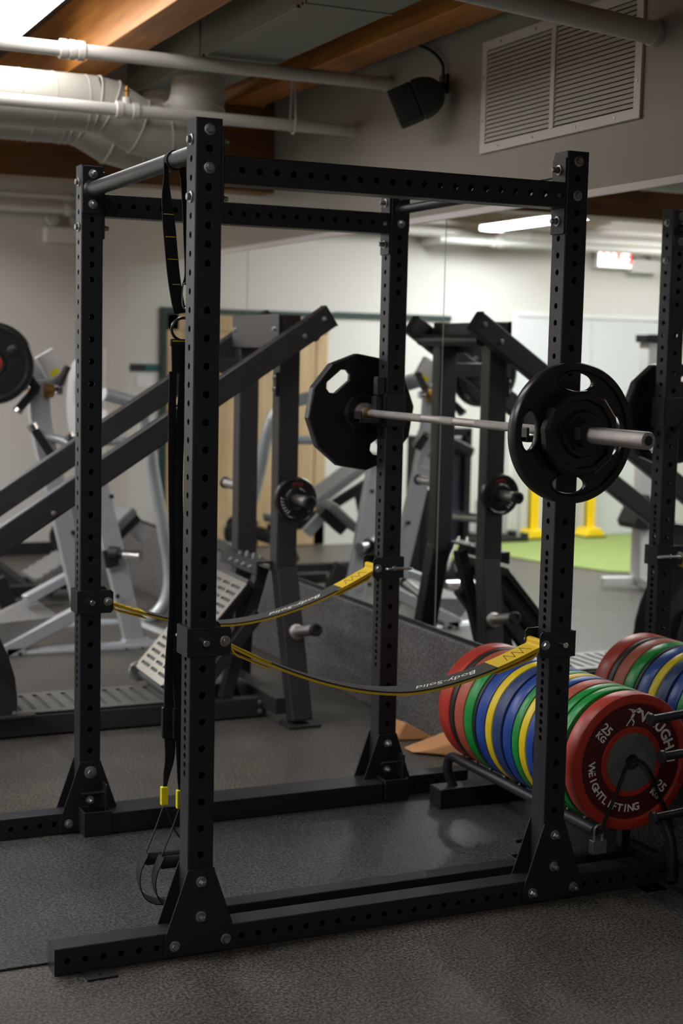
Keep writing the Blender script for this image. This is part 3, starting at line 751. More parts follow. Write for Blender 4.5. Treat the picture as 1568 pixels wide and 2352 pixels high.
# weight plates on the barbell
def oval_hole(ang, rc, a, b, n=24):
    c, s_ = math.cos(ang), math.sin(ang); out = []
    for i in range(n):
        t = 2*PI*i/n; p = (rc+b*math.cos(t)*(1.0 if math.cos(t) > 0 else 1.0), a*math.sin(t))
        out.append((p[0]*c-p[1]*s_, p[0]*s_+p[1]*c))
    return out[::-1]
t = thing('weight_plate', 'big round black grip plate on the near right end of the barbell', 'weight plate', (BX,-6.2,BZ), 'plates on the barbell')
R = 8.2; yc = -6.9
F = frame((BX,yc,BZ),(1,0,0),(0,0,1))
b = MB(); b.flat([circ(0,0,R-0.45,72), circ(0,0,1.02,24)[::-1]]+[oval_hole(PI/2*k-0.05, 5.95, 2.35, 1.12) for k in range(4)], 0.8, F, 0.16); b.obj('plate_web', RUB, t)
MB().lathe([(R-0.85,-0.75),(R-0.15,-0.85),(R,-0.6),(R,0.6),(R-0.15,0.85),(R-0.85,0.75),(R-0.95,0.3),(R-0.95,-0.3)],(BX,yc,BZ),n=96,closed=True).obj('rim', RUB, t)
MB().lathe([(1.0,-0.85),(3.6,-0.85),(4.0,-0.4),(4.0,0.4),(3.6,0.85),(1.0,0.85)],(BX,yc,BZ),n=48,closed=True).obj('hub', RUB, t)
b = MB()
for k in range(4):
    pts = oval_hole(PI/2*k-0.05, 5.95, 2.44, 1.2, 24); b.tube([(BX+p[0],yc-0.42,BZ+p[1]) for p in pts],0.16,8,smooth=False,closed=True)
pieces(b, 'grip_lip', RUB, t)
t = thing('weight_plate', 'smaller twelve-sided black plate in front of the big round one on the barbell', 'weight plate', (BX,-8.2,BZ), 'plates on the barbell')
yc = -8.7; ph = 0.12
b = MB(); 
def gon_lathe(prof, c, n, ph, axis=(0,-1,0)):
    m = MB(); m.lathe(prof, (0,0,0), axis, n=n); Rm = Matrix.Rotation(ph,4,'Y'); Tm = Matrix.Translation(Vector(c))
    o = MB(); o.add(m.v, m.f, Tm @ Rm); return o
gon_lathe([(1.02,-0.7),(4.9,-0.7),(5.05,-0.5),(5.05,0.45),(4.75,0.75),(4.1,0.75),(3.9,0.35),(2.9,0.35),(2.6,0.85),(1.5,0.95),(1.3,0.9),(1.02,0.9)],(BX,yc,BZ),12,ph).obj('plate_body', RUB, t, sharp=20)
gon_lathe([(1.0,0.85),(2.15,0.85),(2.1,1.15),(1.75,1.2),(1.7,1.5),(1.0,1.5)],(BX,yc-0.05,BZ),6,ph).obj('hub', RUB, t, sharp=20)
t = thing('spring_collar', 'black clamp collar closing the near end of the barbell', 'barbell collar', (BX,-10.2,BZ), 'barbell collars')
gon_lathe([(0.99,-0.5),(1.55,-0.5),(1.6,0.5),(0.99,0.5)],(BX,-10.9,BZ),20,0).obj('ring', PLAST, t)
MB().box(BX-1.9,BX-1.2,-11.5,-10.4,BZ-0.6,BZ+0.9).obj('lever', PLAST, t, bevel=0.15)
def gon_plate(yc, label, ph, flip=1):
    t = thing('weight_plate', label, 'weight plate', (BX,yc,BZ), 'plates on the barbell')
    R = 8.85; n = 12
    outer = circ(0,0,R-0.5,n,ph=ph)
    loops = [outer, circ(0,0,1.02,24)[::-1]]
    for k in range(2):
        a = math.radians(130)+k*PI*0.985; c, s_ = math.cos(a), math.sin(a)
        oct_ = [(4.95,-1.5),(5.6,-2.15),(6.4,-2.15),(7.05,-1.5),(7.05,1.5),(6.4,2.15),(5.6,2.15),(4.95,1.5)]
        loops.append([(p[0]*c-p[1]*s_, p[0]*s_+p[1]*c) for p in oct_][::-1])
    b = MB(); b.flat(loops, 0.9, frame((BX,yc,BZ),(1,0,0),(0,0,1)), 0.12); b.obj('plate_web', RUB, t, sharp=25)
    m = MB(); pr = [(R-0.95,-0.9),(R-0.2,-0.95),(R,-0.7),(R,0.7),(R-0.2,0.95),(R-0.95,0.9),(R-1.1,0.3),(R-1.1,-0.3)]
    v = []; f = []
    for r, tt in pr: v += [(BX+x_, yc+tt, BZ+z_) for x_, z_ in circ(0,0,r,n,ph=ph)]
    k = len(pr)
    for j in range(k):
        for i in range(n): f.append((j*n+i, j*n+(i+1)%n, ((j+1)%k)*n+(i+1)%n, ((j+1)%k)*n+i))
    m.add(v, f); m.obj('rim', RUB, t, sharp=20, bevel=0.08)
    m = MB(); v = []; f = []
    pr = [(1.0,-1.0),(2.5,-1.0),(2.9,-0.6),(3.0,0.6),(2.6,0.95),(1.0,0.95)]
    for r, tt in pr: v += [(BX+x_, yc+tt, BZ+z_) for x_, z_ in circ(0,0,r,n,ph=ph)]
    k = len(pr)
    for j in range(k):
        for i in range(n): f.append((j*n+i, j*n+(i+1)%n, ((j+1)%k)*n+(i+1)%n, ((j+1)%k)*n+i))
    m.add(v, f); m.obj('hub', RUB, t, sharp=20)
    return t
gon_plate(50.9, 'large twelve-sided black plate on the far end of the barbell, with grip slots', 0.10)
t = thing('spring_collar', 'black clamp collar on the far end of the barbell, behind the twelve-sided plates', 'barbell collar', (BX,53,BZ), 'barbell collars')
gon_lathe([(0.99,-0.5),(1.55,-0.5),(1.6,0.5),(0.99,0.5)],(BX,53,BZ),20,0).obj('ring', PLAST, t)

# ------------------------------------------------------------------ safety straps
def safety_strap(y, zA, zB, zlow, xlow, label, ringA, ringB):
    t = thing('safety_strap', label, 'safety strap', (23,y,zlow), 'safety straps of the rack')
    for x, z, sg in ((0,zA,1),(DEP,zB,-1)):
        # U bracket: back leaf outside the post, two side leaves reaching inwards
        b = MB(); xb = x-sg*1.75
        for s_ in (-1,1):
            pl = rrect(0,5.0,-1.6,1.6,0.35); pl = [(p[0] if p[0] > 0.36 else 0.0, p[1]) for p in pl]
            b.flat([[(0,-1.6),(4.55,-1.6),(4.9,-1.25),(4.9,1.25),(4.55,1.6),(0,1.6)]],0.2,frame((xb,y+s_*1.72,z),(sg,0,0),(0,0,1)),0.04)
        b.box(min(xb,xb-sg*0.2),max(xb,xb-sg*0.2),y-1.8,y+1.8,z-1.6,z+1.6)
        b.obj('bracket', BLK, t)
        MB().cyl((x+sg*2.4,y-1.9,z),(x+sg*2.4,y+1.9,z),0.45,n=20).obj('anchor_bolt', ZINC, t)
        put(ME_BOLT, 'bolt', t, (x+sg*2.4,y-1.82,z), '-y'); put(ME_NUT, 'bolt', t, (x+sg*2.4,y+1.82,z), '+y')
        near = ringB if sg < 0 else ringA
        e = -1 if near else 1
        p = MB(); p.cyl((x,y-2.7,z),(x,y+2.7,z),0.38,n=18); p.obj('hitch_pin', CHROME, t, bevel=0.1)
        q = MB(); q.tube([(x-1.5,y+e*2.75,z),(x-1.3,y+e*3.3,z+0.05),(x+0.3,y+e*3.5,z+0.1),(x+2.3,y+e*3.4,z),(x+2.6,y+e*3.0,z-0.05),(x+2.2,y+e*2.6,z),(x+0.2,y+e*2.6,z)],0.19,8)
        q.obj('pin_ring', ZINC, t)
    xa, xb_ = 3.0, DEP-3.0
    def zc(x):
        # two blended parabolas with the lowest point at xlow
        if x < xlow: u = (xlow-x)/(xlow-2.4); return zlow+(zA-0.15-zlow)*u**1.75
        u = (x-xlow)/((DEP-2.4)-xlow); return zlow+(zB-0.15-zlow)*u**1.75
    n = 48; Y1 = 1.6
    xs = [xa+(xb_-xa)*i/n for i in range(n+1)]
    mid = [(x,y,zc(x)) for x in xs]
    i0, i1 = 5, n-6
    sec = lambda w, t0, t1: [(-w,t0),(w,t0),(w,t1),(-w,t1)]
    MB().sweep(mid, sec(Y1,-0.24,-0.10)).obj('lower_webbing', YEL, t)
    MB().sweep(mid, sec(Y1-0.02,-0.10,0.02)).obj('inner_webbing', YEL, t)
    MB().sweep(mid[i0:i1+1], sec(Y1-0.04,0.02,0.22)).obj('sleeve', SLEEVE, t)
    # folded yellow end loops around the anchor bolts
    for sg, x, z, pth in ((1,0,zA,mid[:i0+2]),(-1,DEP,zB,mid[i1-1:][::-1])):
        cx = x+sg*2.4; P = [Vector(p) for p in pth]; tp = [p+Vector((0,0,0.16)) for p in P][::-1]
        loop = tp+[Vector((cx+sg*0.5,y,z+0.42)), Vector((cx,y,z+0.52)), Vector((cx-sg*0.52,y,z+0.05)), Vector((cx-sg*0.1,y,z-0.5)), Vector((cx+sg*0.6,y,z-0.62))]
        bot = [p+Vector((0,0,-0.55-0.25*(1-i/len(P)))) for i, p in enumerate(P)]
        MB().sweep(spline(loop+bot[1:],4), sec(Y1,-0.07,0.07), up=(0,0.0001,1) if False else (0,0,1)).obj('end_loop', YEL, t) if False else None
        ring = spline(loop+bot[1:],4); v = []; f = []
        for i, p in enumerate(ring):
            d = (ring[min(i+1,len(ring)-1)]-ring[max(i-1,0)]).normalized(); nn = Vector((0,1,0)).cross(d).normalized()
            for a_, b_ in ((-Y1,-0.07),(Y1,-0.07),(Y1,0.07),(-Y1,0.07)): v.append(p+Vector((0,a_,0))+nn*b_)
        m_ = len(ring)
        for i in range(m_-1):
            for j in range(4): f.append((i*4+j,i*4+(j+1)%4,(i+1)*4+(j+1)%4,(i+1)*4+j))
        f += [(0,1,2,3),tuple(range(4*m_-4,4*m_))]
        MB().add(v,f).obj('end_loop', YEL, t)
        # zigzag stitching on top
        zz = MB(); q = P[1:6]
        pts = []
        for i in range(7):
            u = i/6*(len(q)-1); k = min(int(u),len(q)-2); p = q[k].lerp(q[k+1],u-k); pts.append(p+Vector((0,(0.95 if i%2 else -0.95),0.26)))
        for i in range(6): zz.bar(pts[i],pts[i+1],0.07,0.04)
        zz.obj('stitching', THRD, t)
    # printed script on the sleeve near the far end, read from the other side
    vs, fs = text_mesh('Body-Solid', 1.5, 0.0, 0.005, 0.5)
    L0 = mid[i1-2][0]; out = []
    for v in vs:
        x = L0-5.4-v[0]*1.25; zz_ = zc(x)+0.235+v[2]; out.append((x, y-v[1]*1.0, zz_))
    MB().add(out,fs).obj('strap_lettering', WHT, t)
safety_strap(0, ZT-55, ZT-58, 27.9, 25.6, 'near yellow-edged safety strap sagging across the front side of the rack', False, False)
safety_strap(W, ZT-58, ZT-55, 28.2, 20.5, 'far yellow-edged safety strap sagging between the two rear-side posts', False, True)

# ------------------------------------------------------------------ suspension trainer
def ribbon(path, w, t_, along=(0,1,0), sub=5):
    ring = spline(path, sub); v = []; f = []; A = Vector(along)
    for i, p in enumerate(ring):
        d = (ring[min(i+1,len(ring)-1)]-ring[max(i-1,0)]).normalized(); s_ = (A-d*A.dot(d)).normalized(); nn = s_.cross(d)
        ww = w(i/(len(ring)-1)) if callable(w) else w
        for a_, b_ in ((-ww,-t_),(ww,-t_),(ww,t_),(-ww,t_)): v.append(p+s_*a_+nn*b_)
    m_ = len(ring)
    for i in range(m_-1):
        for j in range(4): f.append((i*4+j,i*4+(j+1)%4,(i+1)*4+(j+1)%4,(i+1)*4+j))
    f += [(0,1,2,3),tuple(range(4*m_-4,4*m_))]
    return MB().add(v,f)
t = thing('suspension_trainer', 'black suspension trainer straps hanging from the pull-up bar beside the near post', 'suspension trainer', (0,10,89))
loop = [(1.05*math.cos(a), 10.3, 88.5+1.05*math.sin(a)) for a in [PI*2*k/14 for k in range(14)]]
b = MB(); b.lathe([(1.02,-0.55),(1.14,-0.55),(1.14,0.55),(1.02,0.55)],(0,10.3,88.5),n=28,closed=True); b.obj('bar_wrap', WEB, t)
ribbon([(-1.0,10.2,88.2),(-1.05,10,86),(-1.0,9.9,84),(-0.6,9.8,80),(-0.3,9.6,76.5),(0.1,9.4,73.5),(0.5,9.2,71.4)], lambda u: 0.30+0.50*min(1,max(0,u-0.12)*3), 0.06, (1,0.2,0)).obj('anchor_strap', WEB, t)
ribbon([(0.9,10.2,87.8),(1.2,9.9,84),(1.35,9.7,80),(1.4,9.3,76),(1.1,9.2,74.6)], 0.4, 0.06, (1,0.2,0)).obj('anchor_return', WEB, t)
s_ = MB()
for z, x in ((82.4,-0.85),(79.9,-0.62),(77.4,-0.38),(74.6,-0.05),(72.6,0.25)): s_.box(x-0.55,x+0.55,9.35,9.95,z,z+0.07)
s_.obj('yellow_stitches', YPL, t)
b = MB(); b.tube([(1.0,9.2,74.9),(1.35,9.2,74.3),(1.3,9.2,72.6),(1.0,9.2,71.9),(0.7,9.2,72.6),(0.75,9.2,74.3)],0.12,8,closed=True); b.obj('carabiner', CHROME, t)
ring = [(0.95+1.45*math.cos(2*PI*k/20), 9.2, 69.6+1.3*math.sin(2*PI*k/20)) for k in range(20)]
MB().tube(ring,0.17,8,smooth=False,closed=True).obj('ring', BLKP, t)
MB().box(-0.7,2.3,8.8,9.5,67.7,68.5).obj('buckle', BLKP, t, bevel=0.15)
MB().box(-0.5,2.1,8.75,9.4,68.2,68.32).obj('buckle_stitch', YPL, t)
ribbon([(0.8,9.2,68.0),(0.85,9.2,66.3),(0.9,9.2,64.6)], 1.3, 0.14, (1,0,0)).obj('sewn_pad', WEB, t)
MB().tube([(-0.25,9.2,65.3),(-0.6,9.2,63.5),(-0.7,9.1,61.2),(-0.35,9.1,60.9),(0.6,9.2,61.0),(1.6,9.2,61.6)],0.09,8).obj('cord', WEB, t)
for k, (dx, dy) in enumerate(((0,0),(1.35,-1.9))):
    nm = 'leg_strap'
    pts = [(-0.35+dx*0.9,9.0,64.8),(-0.4+dx*0.8,9.0,60),(-0.25+dx*0.5,9.0,52),(0.0+dx*0.45,9,45),(0.1+dx*0.5,9,38),(-0.25+dx*0.6,9,31),(-0.3+dx*0.8,9+dy*0.4,25.2)]
    ribbon(pts, lambda u: 0.5+0.4*max(0,u-0.1), 0.08, (1,0.35,0)).obj(nm, WEB, t)
    ex = -0.3+dx*0.8
    MB().box(ex-1.0,ex+1.0,8.6+dy*0.4,9.3+dy*0.4,22.3,26.0).obj('adjuster', BLKP, t, bevel=0.15)
    fx = -0.9+dx*0.95; fy = 9.0+dy
    ribbon([(ex,9+dy*0.4,22.5),(ex+0.05,9+dy*0.5,20),((ex+fx)/2,9+dy*0.8,18),(fx,fy,15.9)], lambda u: 0.72-0.6*u*u, 0.07, (1,0.3,0)).obj('lower_strap', WEB, t)
    MB().box(fx-0.42,fx+0.42,fy-0.35,fy+0.35,14.3,16.5).obj('yellow_tag', YPL, t, bevel=0.12)
    hx0 = fx-2.2; zh = 8.0
    ribbon([(fx-0.1,fy,14.1),(fx-1.0,fy,11.6),(hx0+0.1,fy,zh+0.9)], 0.3, 0.05, (0.3,1,0.1)).obj('triangle_strap', NAVY, t)
    ribbon([(fx+0.1,fy,14.1),(fx+1.1,fy,11.6),(hx0+5.0,fy,zh+0.9)], 0.3, 0.05, (0.3,1,0.1)).obj('triangle_strap', NAVY, t)
    h = MB().cyl((hx0,fy,zh),(hx0+5.2,fy,zh),0.72,n=24).obj('foam_handle', FOAM, t, bevel=0.12)
    ribbon([(hx0+0.1,fy,zh+0.8),(hx0-0.7,fy,zh-1.0),(hx0-0.8,fy-0.1,zh-2.8),(hx0-0.1,fy-0.2,zh-4.4),(hx0+1.6,fy-0.3,zh-5.2),(hx0+3.6,fy-0.3,zh-4.9),(hx0+5.3,fy-0.2,zh-3.0),(hx0+5.5,fy,zh-0.8),(hx0+5.1,fy,zh+0.8)], 0.75, 0.06, (0,1,0.25)).obj('foot_loop', NAVY, t)

# ================================================================== BUMPER PLATE STORAGE
PX, PZ = 58.1, 16.35
PR = 8.86
sr = thing('plate_storage_rack', 'low black tubular floor rack holding the row of colourful bumper plates', 'plate rack', (PX,16,0))
for x, nm in ((PX-5.3,1),(PX+5.3,2)):
    zz = 8.1
    MB().tube([(x+(0.9 if x < PX else -0.9),37.6,3.0),(x,37.9,5.6),(x,37.5,7.4),(x,35.8,zz),(x,32,zz),(x,20,zz),(x,5,zz)]+([(x,1,zz),(x,-1.0,zz)] if x < PX else [(x,0.6,zz),(x,-1.4,7.3),(x,-2.6,5.0),(x,-2.9,0.9)]),0.72,16,sub=8).obj('rail', BLK, sr)
    q = MB()
    for k in range(9):
        y = 34.0-k*4.0; sx = 1 if x < PX else -1
        q.cyl((x+sx*0.3,y,zz+0.5),(x+sx*0.8,y,zz+1.2),0.28,n=10)
    pieces(q, 'divider_pin', WORN, sr)
b = MB(); b.box(PX-7.5,PX+7.5,36.0,39.4,0.26,3.3); b.obj('foot_beam', BLK, sr, bevel=0.2)
b = MB(); b.box(PX-6.6,PX+6.6,6.6,9.0,0.26,1.9); b.box(PX-6.0,PX-4.6,7.1,8.5,1.9,7.6); b.box(PX+4.6,PX+6.0,7.1,8.5,1.9,7.6); b.obj('foot_beam', BLK, sr, bevel=0.2)
for z in (3.0,): MB().cyl((PX-5.3,16,zz-0.3),(PX+5.3,16,zz-0.3),0.5,n=12).obj('cross_tube', BLK, sr)

def bumper_mesh(th):
    # plate body: rim, recessed face, inner ring; front face towards -y, centred on its own axis
    h = th/2; rc = min(0.22, th*0.16)
    return [(3.78,-h+0.25),(4.45,-h+0.2),(4.55,-h+rc+0.12),(7.45,-h+rc+0.12),(7.7,-h),(PR-0.28,-h),(PR-0.06,-h+0.12),(PR,-h+0.3),
            (PR,h-0.3),(PR-0.06,h-0.12),(PR-0.28,h),(7.7,h),(7.45,h-rc-0.12),(4.55,h-rc-0.12),(4.45,h-0.2),(3.78,h-0.25)]
def bumper(y0, y1, colour, label, hero=False):
    # y0 = face nearer the camera
    th = y1-y0; yc = (y0+y1)/2
    t = thing('bumper_plate', label, 'bumper plate', (PX,yc,PZ-PR), 'bumper plates in the storage rack')
    prof = bumper_mesh(th)
    m = MB(); n = 96
    m.lathe(prof,(PX,yc,PZ),(0,1,0),n=n,closed=True)
    k = len(prof)
    # the recessed faces carry their own colour on the front plate
    if hero:
        mi = []
        for j in range(k):
            mi += [1 if j in (2,12) else 0]*n
        m.m = mi
        m.obj('rubber_body', [RIMS[colour], FACE_RED], t)
    else: m.obj('rubber_body', RIMS[colour], t)
    MB().lathe([(1.02,-th/2+0.12),(1.2,-th/2+0.1),(3.8,-th/2+0.16),(3.8,th/2-0.16),(1.2,th/2-0.1),(1.02,th/2-0.12)],(PX,yc,PZ),(0,1,0),n=56,closed=True).obj('steel_hub', HUBST, t)
    return t, yc, th
rows = [ (31.7,35.0,'red','thick bright red bumper plate at the far end of the row, beside the cork wedges'),
 (30.3,31.5,'black','thin black bumper plate squeezed between the two far red plates'),
 (27.5,30.2,'rust','faded red bumper plate third from the far end, just before the first green one'),
 (25.0,27.4,'green','wide green bumper plate fourth from the far end, next to the faded red one'),
 (24.1,24.8,'black','added black disc for the dark gap between the far green and first blue plates'),  # black disc put in where a dark gap parts the plates
 (21.5,24.0,'blue','blue bumper plate farthest back, right before the first yellow plate'),
 (19.6,21.4,'yellow','farther of the two yellow bumper plates, between blue and scuffed navy ones'),
 (17.1,19.5,'navy','scuffed dark blue bumper plate just in front of the farther yellow one'),
 (14.4,16.7,'blue','blue bumper plate in mid row, between a dark gap and the narrow green plate'),
 (12.6,14.3,'green','narrow green bumper plate between the mid-row blue one and the nearer yellow one'),
 (10.8,12.5,'yellow','nearer of the two yellow bumper plates, partly behind the right rack post'),
 (8.9,10.7,'blue','blue bumper plate nearest the camera, just in front of the nearer yellow one'),
 (6.2,8.6,'rust','faded red bumper plate between the nearest blue plate and the pair of green ones'),
 (4.3,6.0,'green','rear plate of the pair of green bumper plates behind the front red one'),
 (2.4,4.1,'green','green bumper plate directly behind the lettered red front plate'),
 (-0.9,1.7,'red','big red front bumper plate with white lettering and a lock cable through it') ]
for i, (a, b_, c, lab) in enumerate(rows):
    bt, yc, th = bumper(a, b_, c, lab, hero=(i == len(rows)-1))
YFc = yc-th/2+0.34       # recessed face of the front plate
def letter(ch, ang, r, size, inward=False, off=0.02, tilt=None):
    a = math.radians(ang); o = (PX+r*math.sin(a), YFc-0.03, PZ+r*math.cos(a))
    if tilt is not None:
        q = math.radians(tilt); X = (math.cos(q),0,math.sin(q)); Y = (-math.sin(q),0,math.cos(q))
    elif inward: X = (-math.cos(a),0,math.sin(a)); Y = (-math.sin(a),0,-math.cos(a))
    else: X = (math.cos(a),0,-math.sin(a)); Y = (math.sin(a),0,math.cos(a))
    vs, fs = text_mesh(ch, size, off, 0.02); F = frame(o, X, Y)
    return [F @ Vector(v) for v in vs], fs
L = MB()
for ch, a in zip('VAUGHN', (16,30,44,58,72.5,88)): L.add(*letter(ch,a,6.0,2.0,off=0.055))
L.obj('brand_lettering', WHT, bt)
L = MB()
for i, ch in enumerate('WEIGHTLIFTING'):
    L.add(*letter(ch, 268-i*8.15, 6.0, 1.38, True, 0.03))
L.obj('lower_lettering', WHT, bt)
for a in (-47,133):
    L = MB(); q = math.radians(-42)
    cx, cz = 5.95*math.sin(math.radians(a)), 5.95*math.cos(math.radians(a))
    X = (math.cos(q),0,math.sin(q)); Y = (-math.sin(q),0,math.cos(q))
    for tx, sz, dy in (('25',1.65,0.62),('KG',1.2,-0.62)):
        vs, fs = text_mesh(tx, sz, 0.035, 0.02)
        L.add(vs, fs, frame((PX+cx+Y[0]*dy, YFc-0.03, PZ+cz+Y[2]*dy), X, Y))
    L.obj('weight_lettering', WHT, bt)
# lifter emblem: a small figure in a lunge holding a bar with discs
E_ = MB(); ox, oz = PX+0.0, PZ+5.9
def seg(x0,z0,x1,z1,w): E_.bar((ox+x0,YFc-0.03,oz+z0),(ox+x1,YFc-0.03,oz+z1),w,0.04,up=(0,1,0))
E_.lathe([(0.27,0),(0.27,0.04)],(ox+0.18,YFc-0.01,oz+0.62),(0,-1,0),n=16)
E_.lathe([(0.36,0),(0.36,0.04)],(ox+0.85,YFc-0.01,oz+0.72),(0,-1,0),n=16)
seg(-0.75,1.0,0.85,0.72,0.12); seg(0.1,0.4,-0.25,-0.2,0.34); seg(0.05,0.35,-0.35,0.85,0.15); seg(0.15,0.35,0.55,0.72,0.15)
seg(-0.25,-0.2,0.15,-0.7,0.2); seg(0.15,-0.7,-0.05,-1.2,0.15); seg(-0.25,-0.2,-0.7,-0.75,0.18); seg(-0.7,-0.75,-1.0,-1.15,0.14)
E_.obj('lifter_emblem', WHT, bt)
# cable and padlock
t = thing('cable_lock', 'black coated cable looped through the front red plate down to the padlock', 'cable', (PX,-2,9))
MB().tube([(52.6,-2.2,8.6),(53.8,-2.4,11.1),(55.3,-2.3,14.4),(56.3,-1.9,16.1),(57.7,-1.6,16.8),(58.8,-1.9,16.6),(59.8,-2.3,15.3),(60.9,-2.4,13.0),(62.8,-2.0,9.9),(64.6,-1.2,7.2)],0.24,10,sub=8).obj('coated_cable', RUB, t)
LK = Vector((52.5,-2.0,7.2))
ring = [(LK.x+0.25+0.3*math.sin(2*PI*k/14), -2.1, LK.z+1.35+0.5*math.cos(2*PI*k/14)) for k in range(14)]
MB().tube(ring,0.16,8,smooth=False,closed=True).obj('cable_eye', BLKP, t)
t = thing('padlock', 'laminated steel padlock hanging from the cable beside the rack post foot', 'padlock', (LK.x,-2,LK.z-1.7))
b = MB(); zs = [LK.z-1.7+k*0.29 for k in range(7)]
pr = []
for i, z_ in enumerate(zs[:-1]): pr += [(1.0,z_+0.02),(1.012,z_+0.06),(1.012,z_+0.23),(1.0,z_+0.27)]
b.prism([(LK.x+p[0],p[1]) for p in pr]+[(LK.x-p[0],p[1]) for p in pr[::-1]],'y',-2.5,-1.5)
b.obj('body', ZINC, t, bevel=0.03)
MB().tube([(LK.x-0.6,-2,LK.z-0.1),(LK.x-0.6,-2,LK.z+1.2),(LK.x-0.42,-2,LK.z+1.7),(LK.x,-2,LK.z+1.9),(LK.x+0.42,-2,LK.z+1.7),(LK.x+0.6,-2,LK.z+1.2),(LK.x+0.6,-2,LK.z-0.1)],0.18,10).obj('shackle', ZINC, t)

# cork wedges
def wedge(pts, label):
    t_ = MB(); v = [Vector(p) for p in pts]
    t_.add(v,[(0,1,2,3),(0,4,5,1),(3,2,5,4),(0,3,4),(1,5,2)])
    o = t_.obj('squat_wedge', CORK, loc=tuple((v[0]+v[2])/2), bevel=0.45, segs=3); tag(o, label, 'wedge', 'cork squat wedges')
wedge([(62.0,77.0,0.02),(62.4,83.0,0.02),(71.0,81.0,0.02),(70.8,72.6,0.02),(62.6,78.4,3.6),(64.9,83.6,3.6)] and [(62.5,75.0,0.02),(60.6,82.5,0.02),(69.4,80.2,0.02),(70.4,73.0,0.02),(64.6,74.9,3.4),(62.8,81.9,3.4)], 'cork wedge lying farther back, right of the far rack post, thick end left')
wedge([(70.2,58.5,0.27),(70.2,67.0,0.27),(61.4,70.0,0.27),(61.4,66.2,0.27),(69.6,59.6,3.9),(69.6,66.6,3.9)], 'nearer cork wedge, its thin end left, its thick end by the far red plate')

# storage pegs at the right edge
t = thing('peg_post', 'black post at the right edge with three pegs in front of the red plate', 'plate storage post', (66.5,-8,0))
MB().box(65.0,68.0,-9.5,-6.5,0.3,60).obj('post', BLK, t, bevel=0.12)
MB().box(62.5,70.5,-12,-4,0.02,0.3).obj('foot_plate', BLK, t)
for a, b_ in (((55.1,-8,23.75),(65.2,-8,24.5)),((57.0,-8,19.0),(65.2,-8,19.4)),((56.1,-8,11.4),(65.2,-8,12.0))):
    MB().lathe([(0.75,0),(0.85,0.12),(0.85,0.35),(0.55,0.42),(0.55,(Vector(b_)-Vector(a)).length)],a,Vector(b_)-Vector(a),n=20).obj('peg', BLKP, t)

# ================================================================== LEG PRESS
lp = thing('leg_press', 'charcoal angled leg press with two long sloping rails behind the rack', 'leg press machine', (25,106,0))
sl = 0.66
def rz(x): return 36.9+sl*x
for y, x1 in ((93.2, 56.4),(120.2,56.0)):
    MB().bar((-36,y,rz(-36)),(x1,y,rz(x1)),2.5,4.2).obj('sloping_rail', MACH, lp, bevel=0.35)
    MB().bar((x1-0.1,y,rz(x1)-0.07),(x1+0.15,y,rz(x1)+0.1),2.6,4.3).obj('rail_cap', PLAST, lp, bevel=0.1)
MB().cyl((54.2,94.4,70.6),(54.2,119,70.6),1.15,n=20).obj('top_cross_tube', MACH, lp)
for y in (96.7,116.8):
    MB().box(47.8,51.8,y-1.75,y+1.75,27.5,74.2).obj('upright', MACH, lp, bevel=0.3)
    out = -1 if y < 100 else 1
    b = MB(); a = Vector((50.0,y,28.6)); c_ = Vector((51.2,y+out*5.8,1.0))
    b.bar(a,c_,4.0,3.4,up=(0,1,0)); b.obj('splayed_leg', MACH, lp, bevel=0.3)
    MB().box(48.2,54.4,c_.y-2.6,c_.y+2.6,0.02,0.6).obj('foot_plate', MACH, lp, bevel=0.08)
b = MB(); b.box(47.35,47.75,94.7,118.4,68.2,74.3); b.obj('top_cover', MACH, lp, bevel=0.12)
for y in (96.6,116.7): put(ME_SMALL,'bolt',lp,(47.35,y,71.6),'-x')
MB().box(47.8,51.8,98.4,115.1,71,74).obj('top_beam', MACH, lp, bevel=0.2)
for y in (93.2,):
    put(ME_SMALL,'bolt',lp,(54.9,91.9,rz(54.9)+0.4),'-y'); put(ME_SMALL,'bolt',lp,(51.2,91.9,rz(51.2)-0.3),'-y')
    put(ME_SMALL,'bolt',lp,(6.2,91.9,rz(6.2)-1.2),'-y')
b = MB(); b.box(39.5,48,115.6,117.9,63.3,66.2); b.obj('side_strut', MACH, lp, bevel=0.25)
b = MB(); b.box(47.2,47.8,95.2,96.3,59.6,63.9); b.obj('stop_bracket', PLAST, lp, bevel=0.08)
for z in (60.8,62.9): put(ME_SMALL,'bolt',lp,(47.2,95.7,z),'-x')
# pegs
def peg(p, d, Ln, label, root, r=0.97):
    d = Vector(d).normalized(); p = Vector(p)
    MB().lathe([(r*1.5,0),(r*1.5,0.7),(r*1.2,0.9),(r,1.0),(r,Ln-1.0)],p,d,n=24).obj('plate_peg', BARST, root)
    MB().lathe([(r*1.12,Ln-1.1),(r*1.2,Ln-0.9),(r*1.2,Ln-0.15),(r*1.0,Ln),(r*0.7,Ln),(r*0.6,Ln-0.25),(0.001,Ln-0.25)],p,d,n=24).obj('peg_cap', PLAST, root)
peg((50.2,95.0,41.3),(0,-1,0.0),9.6,'',lp); peg((50.8,92.6,17.0),(0.03,-1,0.22),9.2,'',lp)
peg((49.6,118.5,41.3),(0,1,0.0),9.0,'',lp); peg((50.8,121,17.0),(0.03,1,0.22),9.2,'',lp)
t = thing('weight_plate', 'small black weight plate with red and white print on the leg press peg', 'weight plate', (50.2,93,36.6))
MB().lathe([(1.0,-0.6),(1.9,-0.75),(2.2,-0.5),(3.2,-0.45),(3.5,-0.7),(3.85,-0.62),(4.0,-0.35),(4.0,0.6),(1.0,0.6)],(50.2,92.4,41.3),(0,1,0),n=56,closed=True).obj('plate_body', RUB, t)
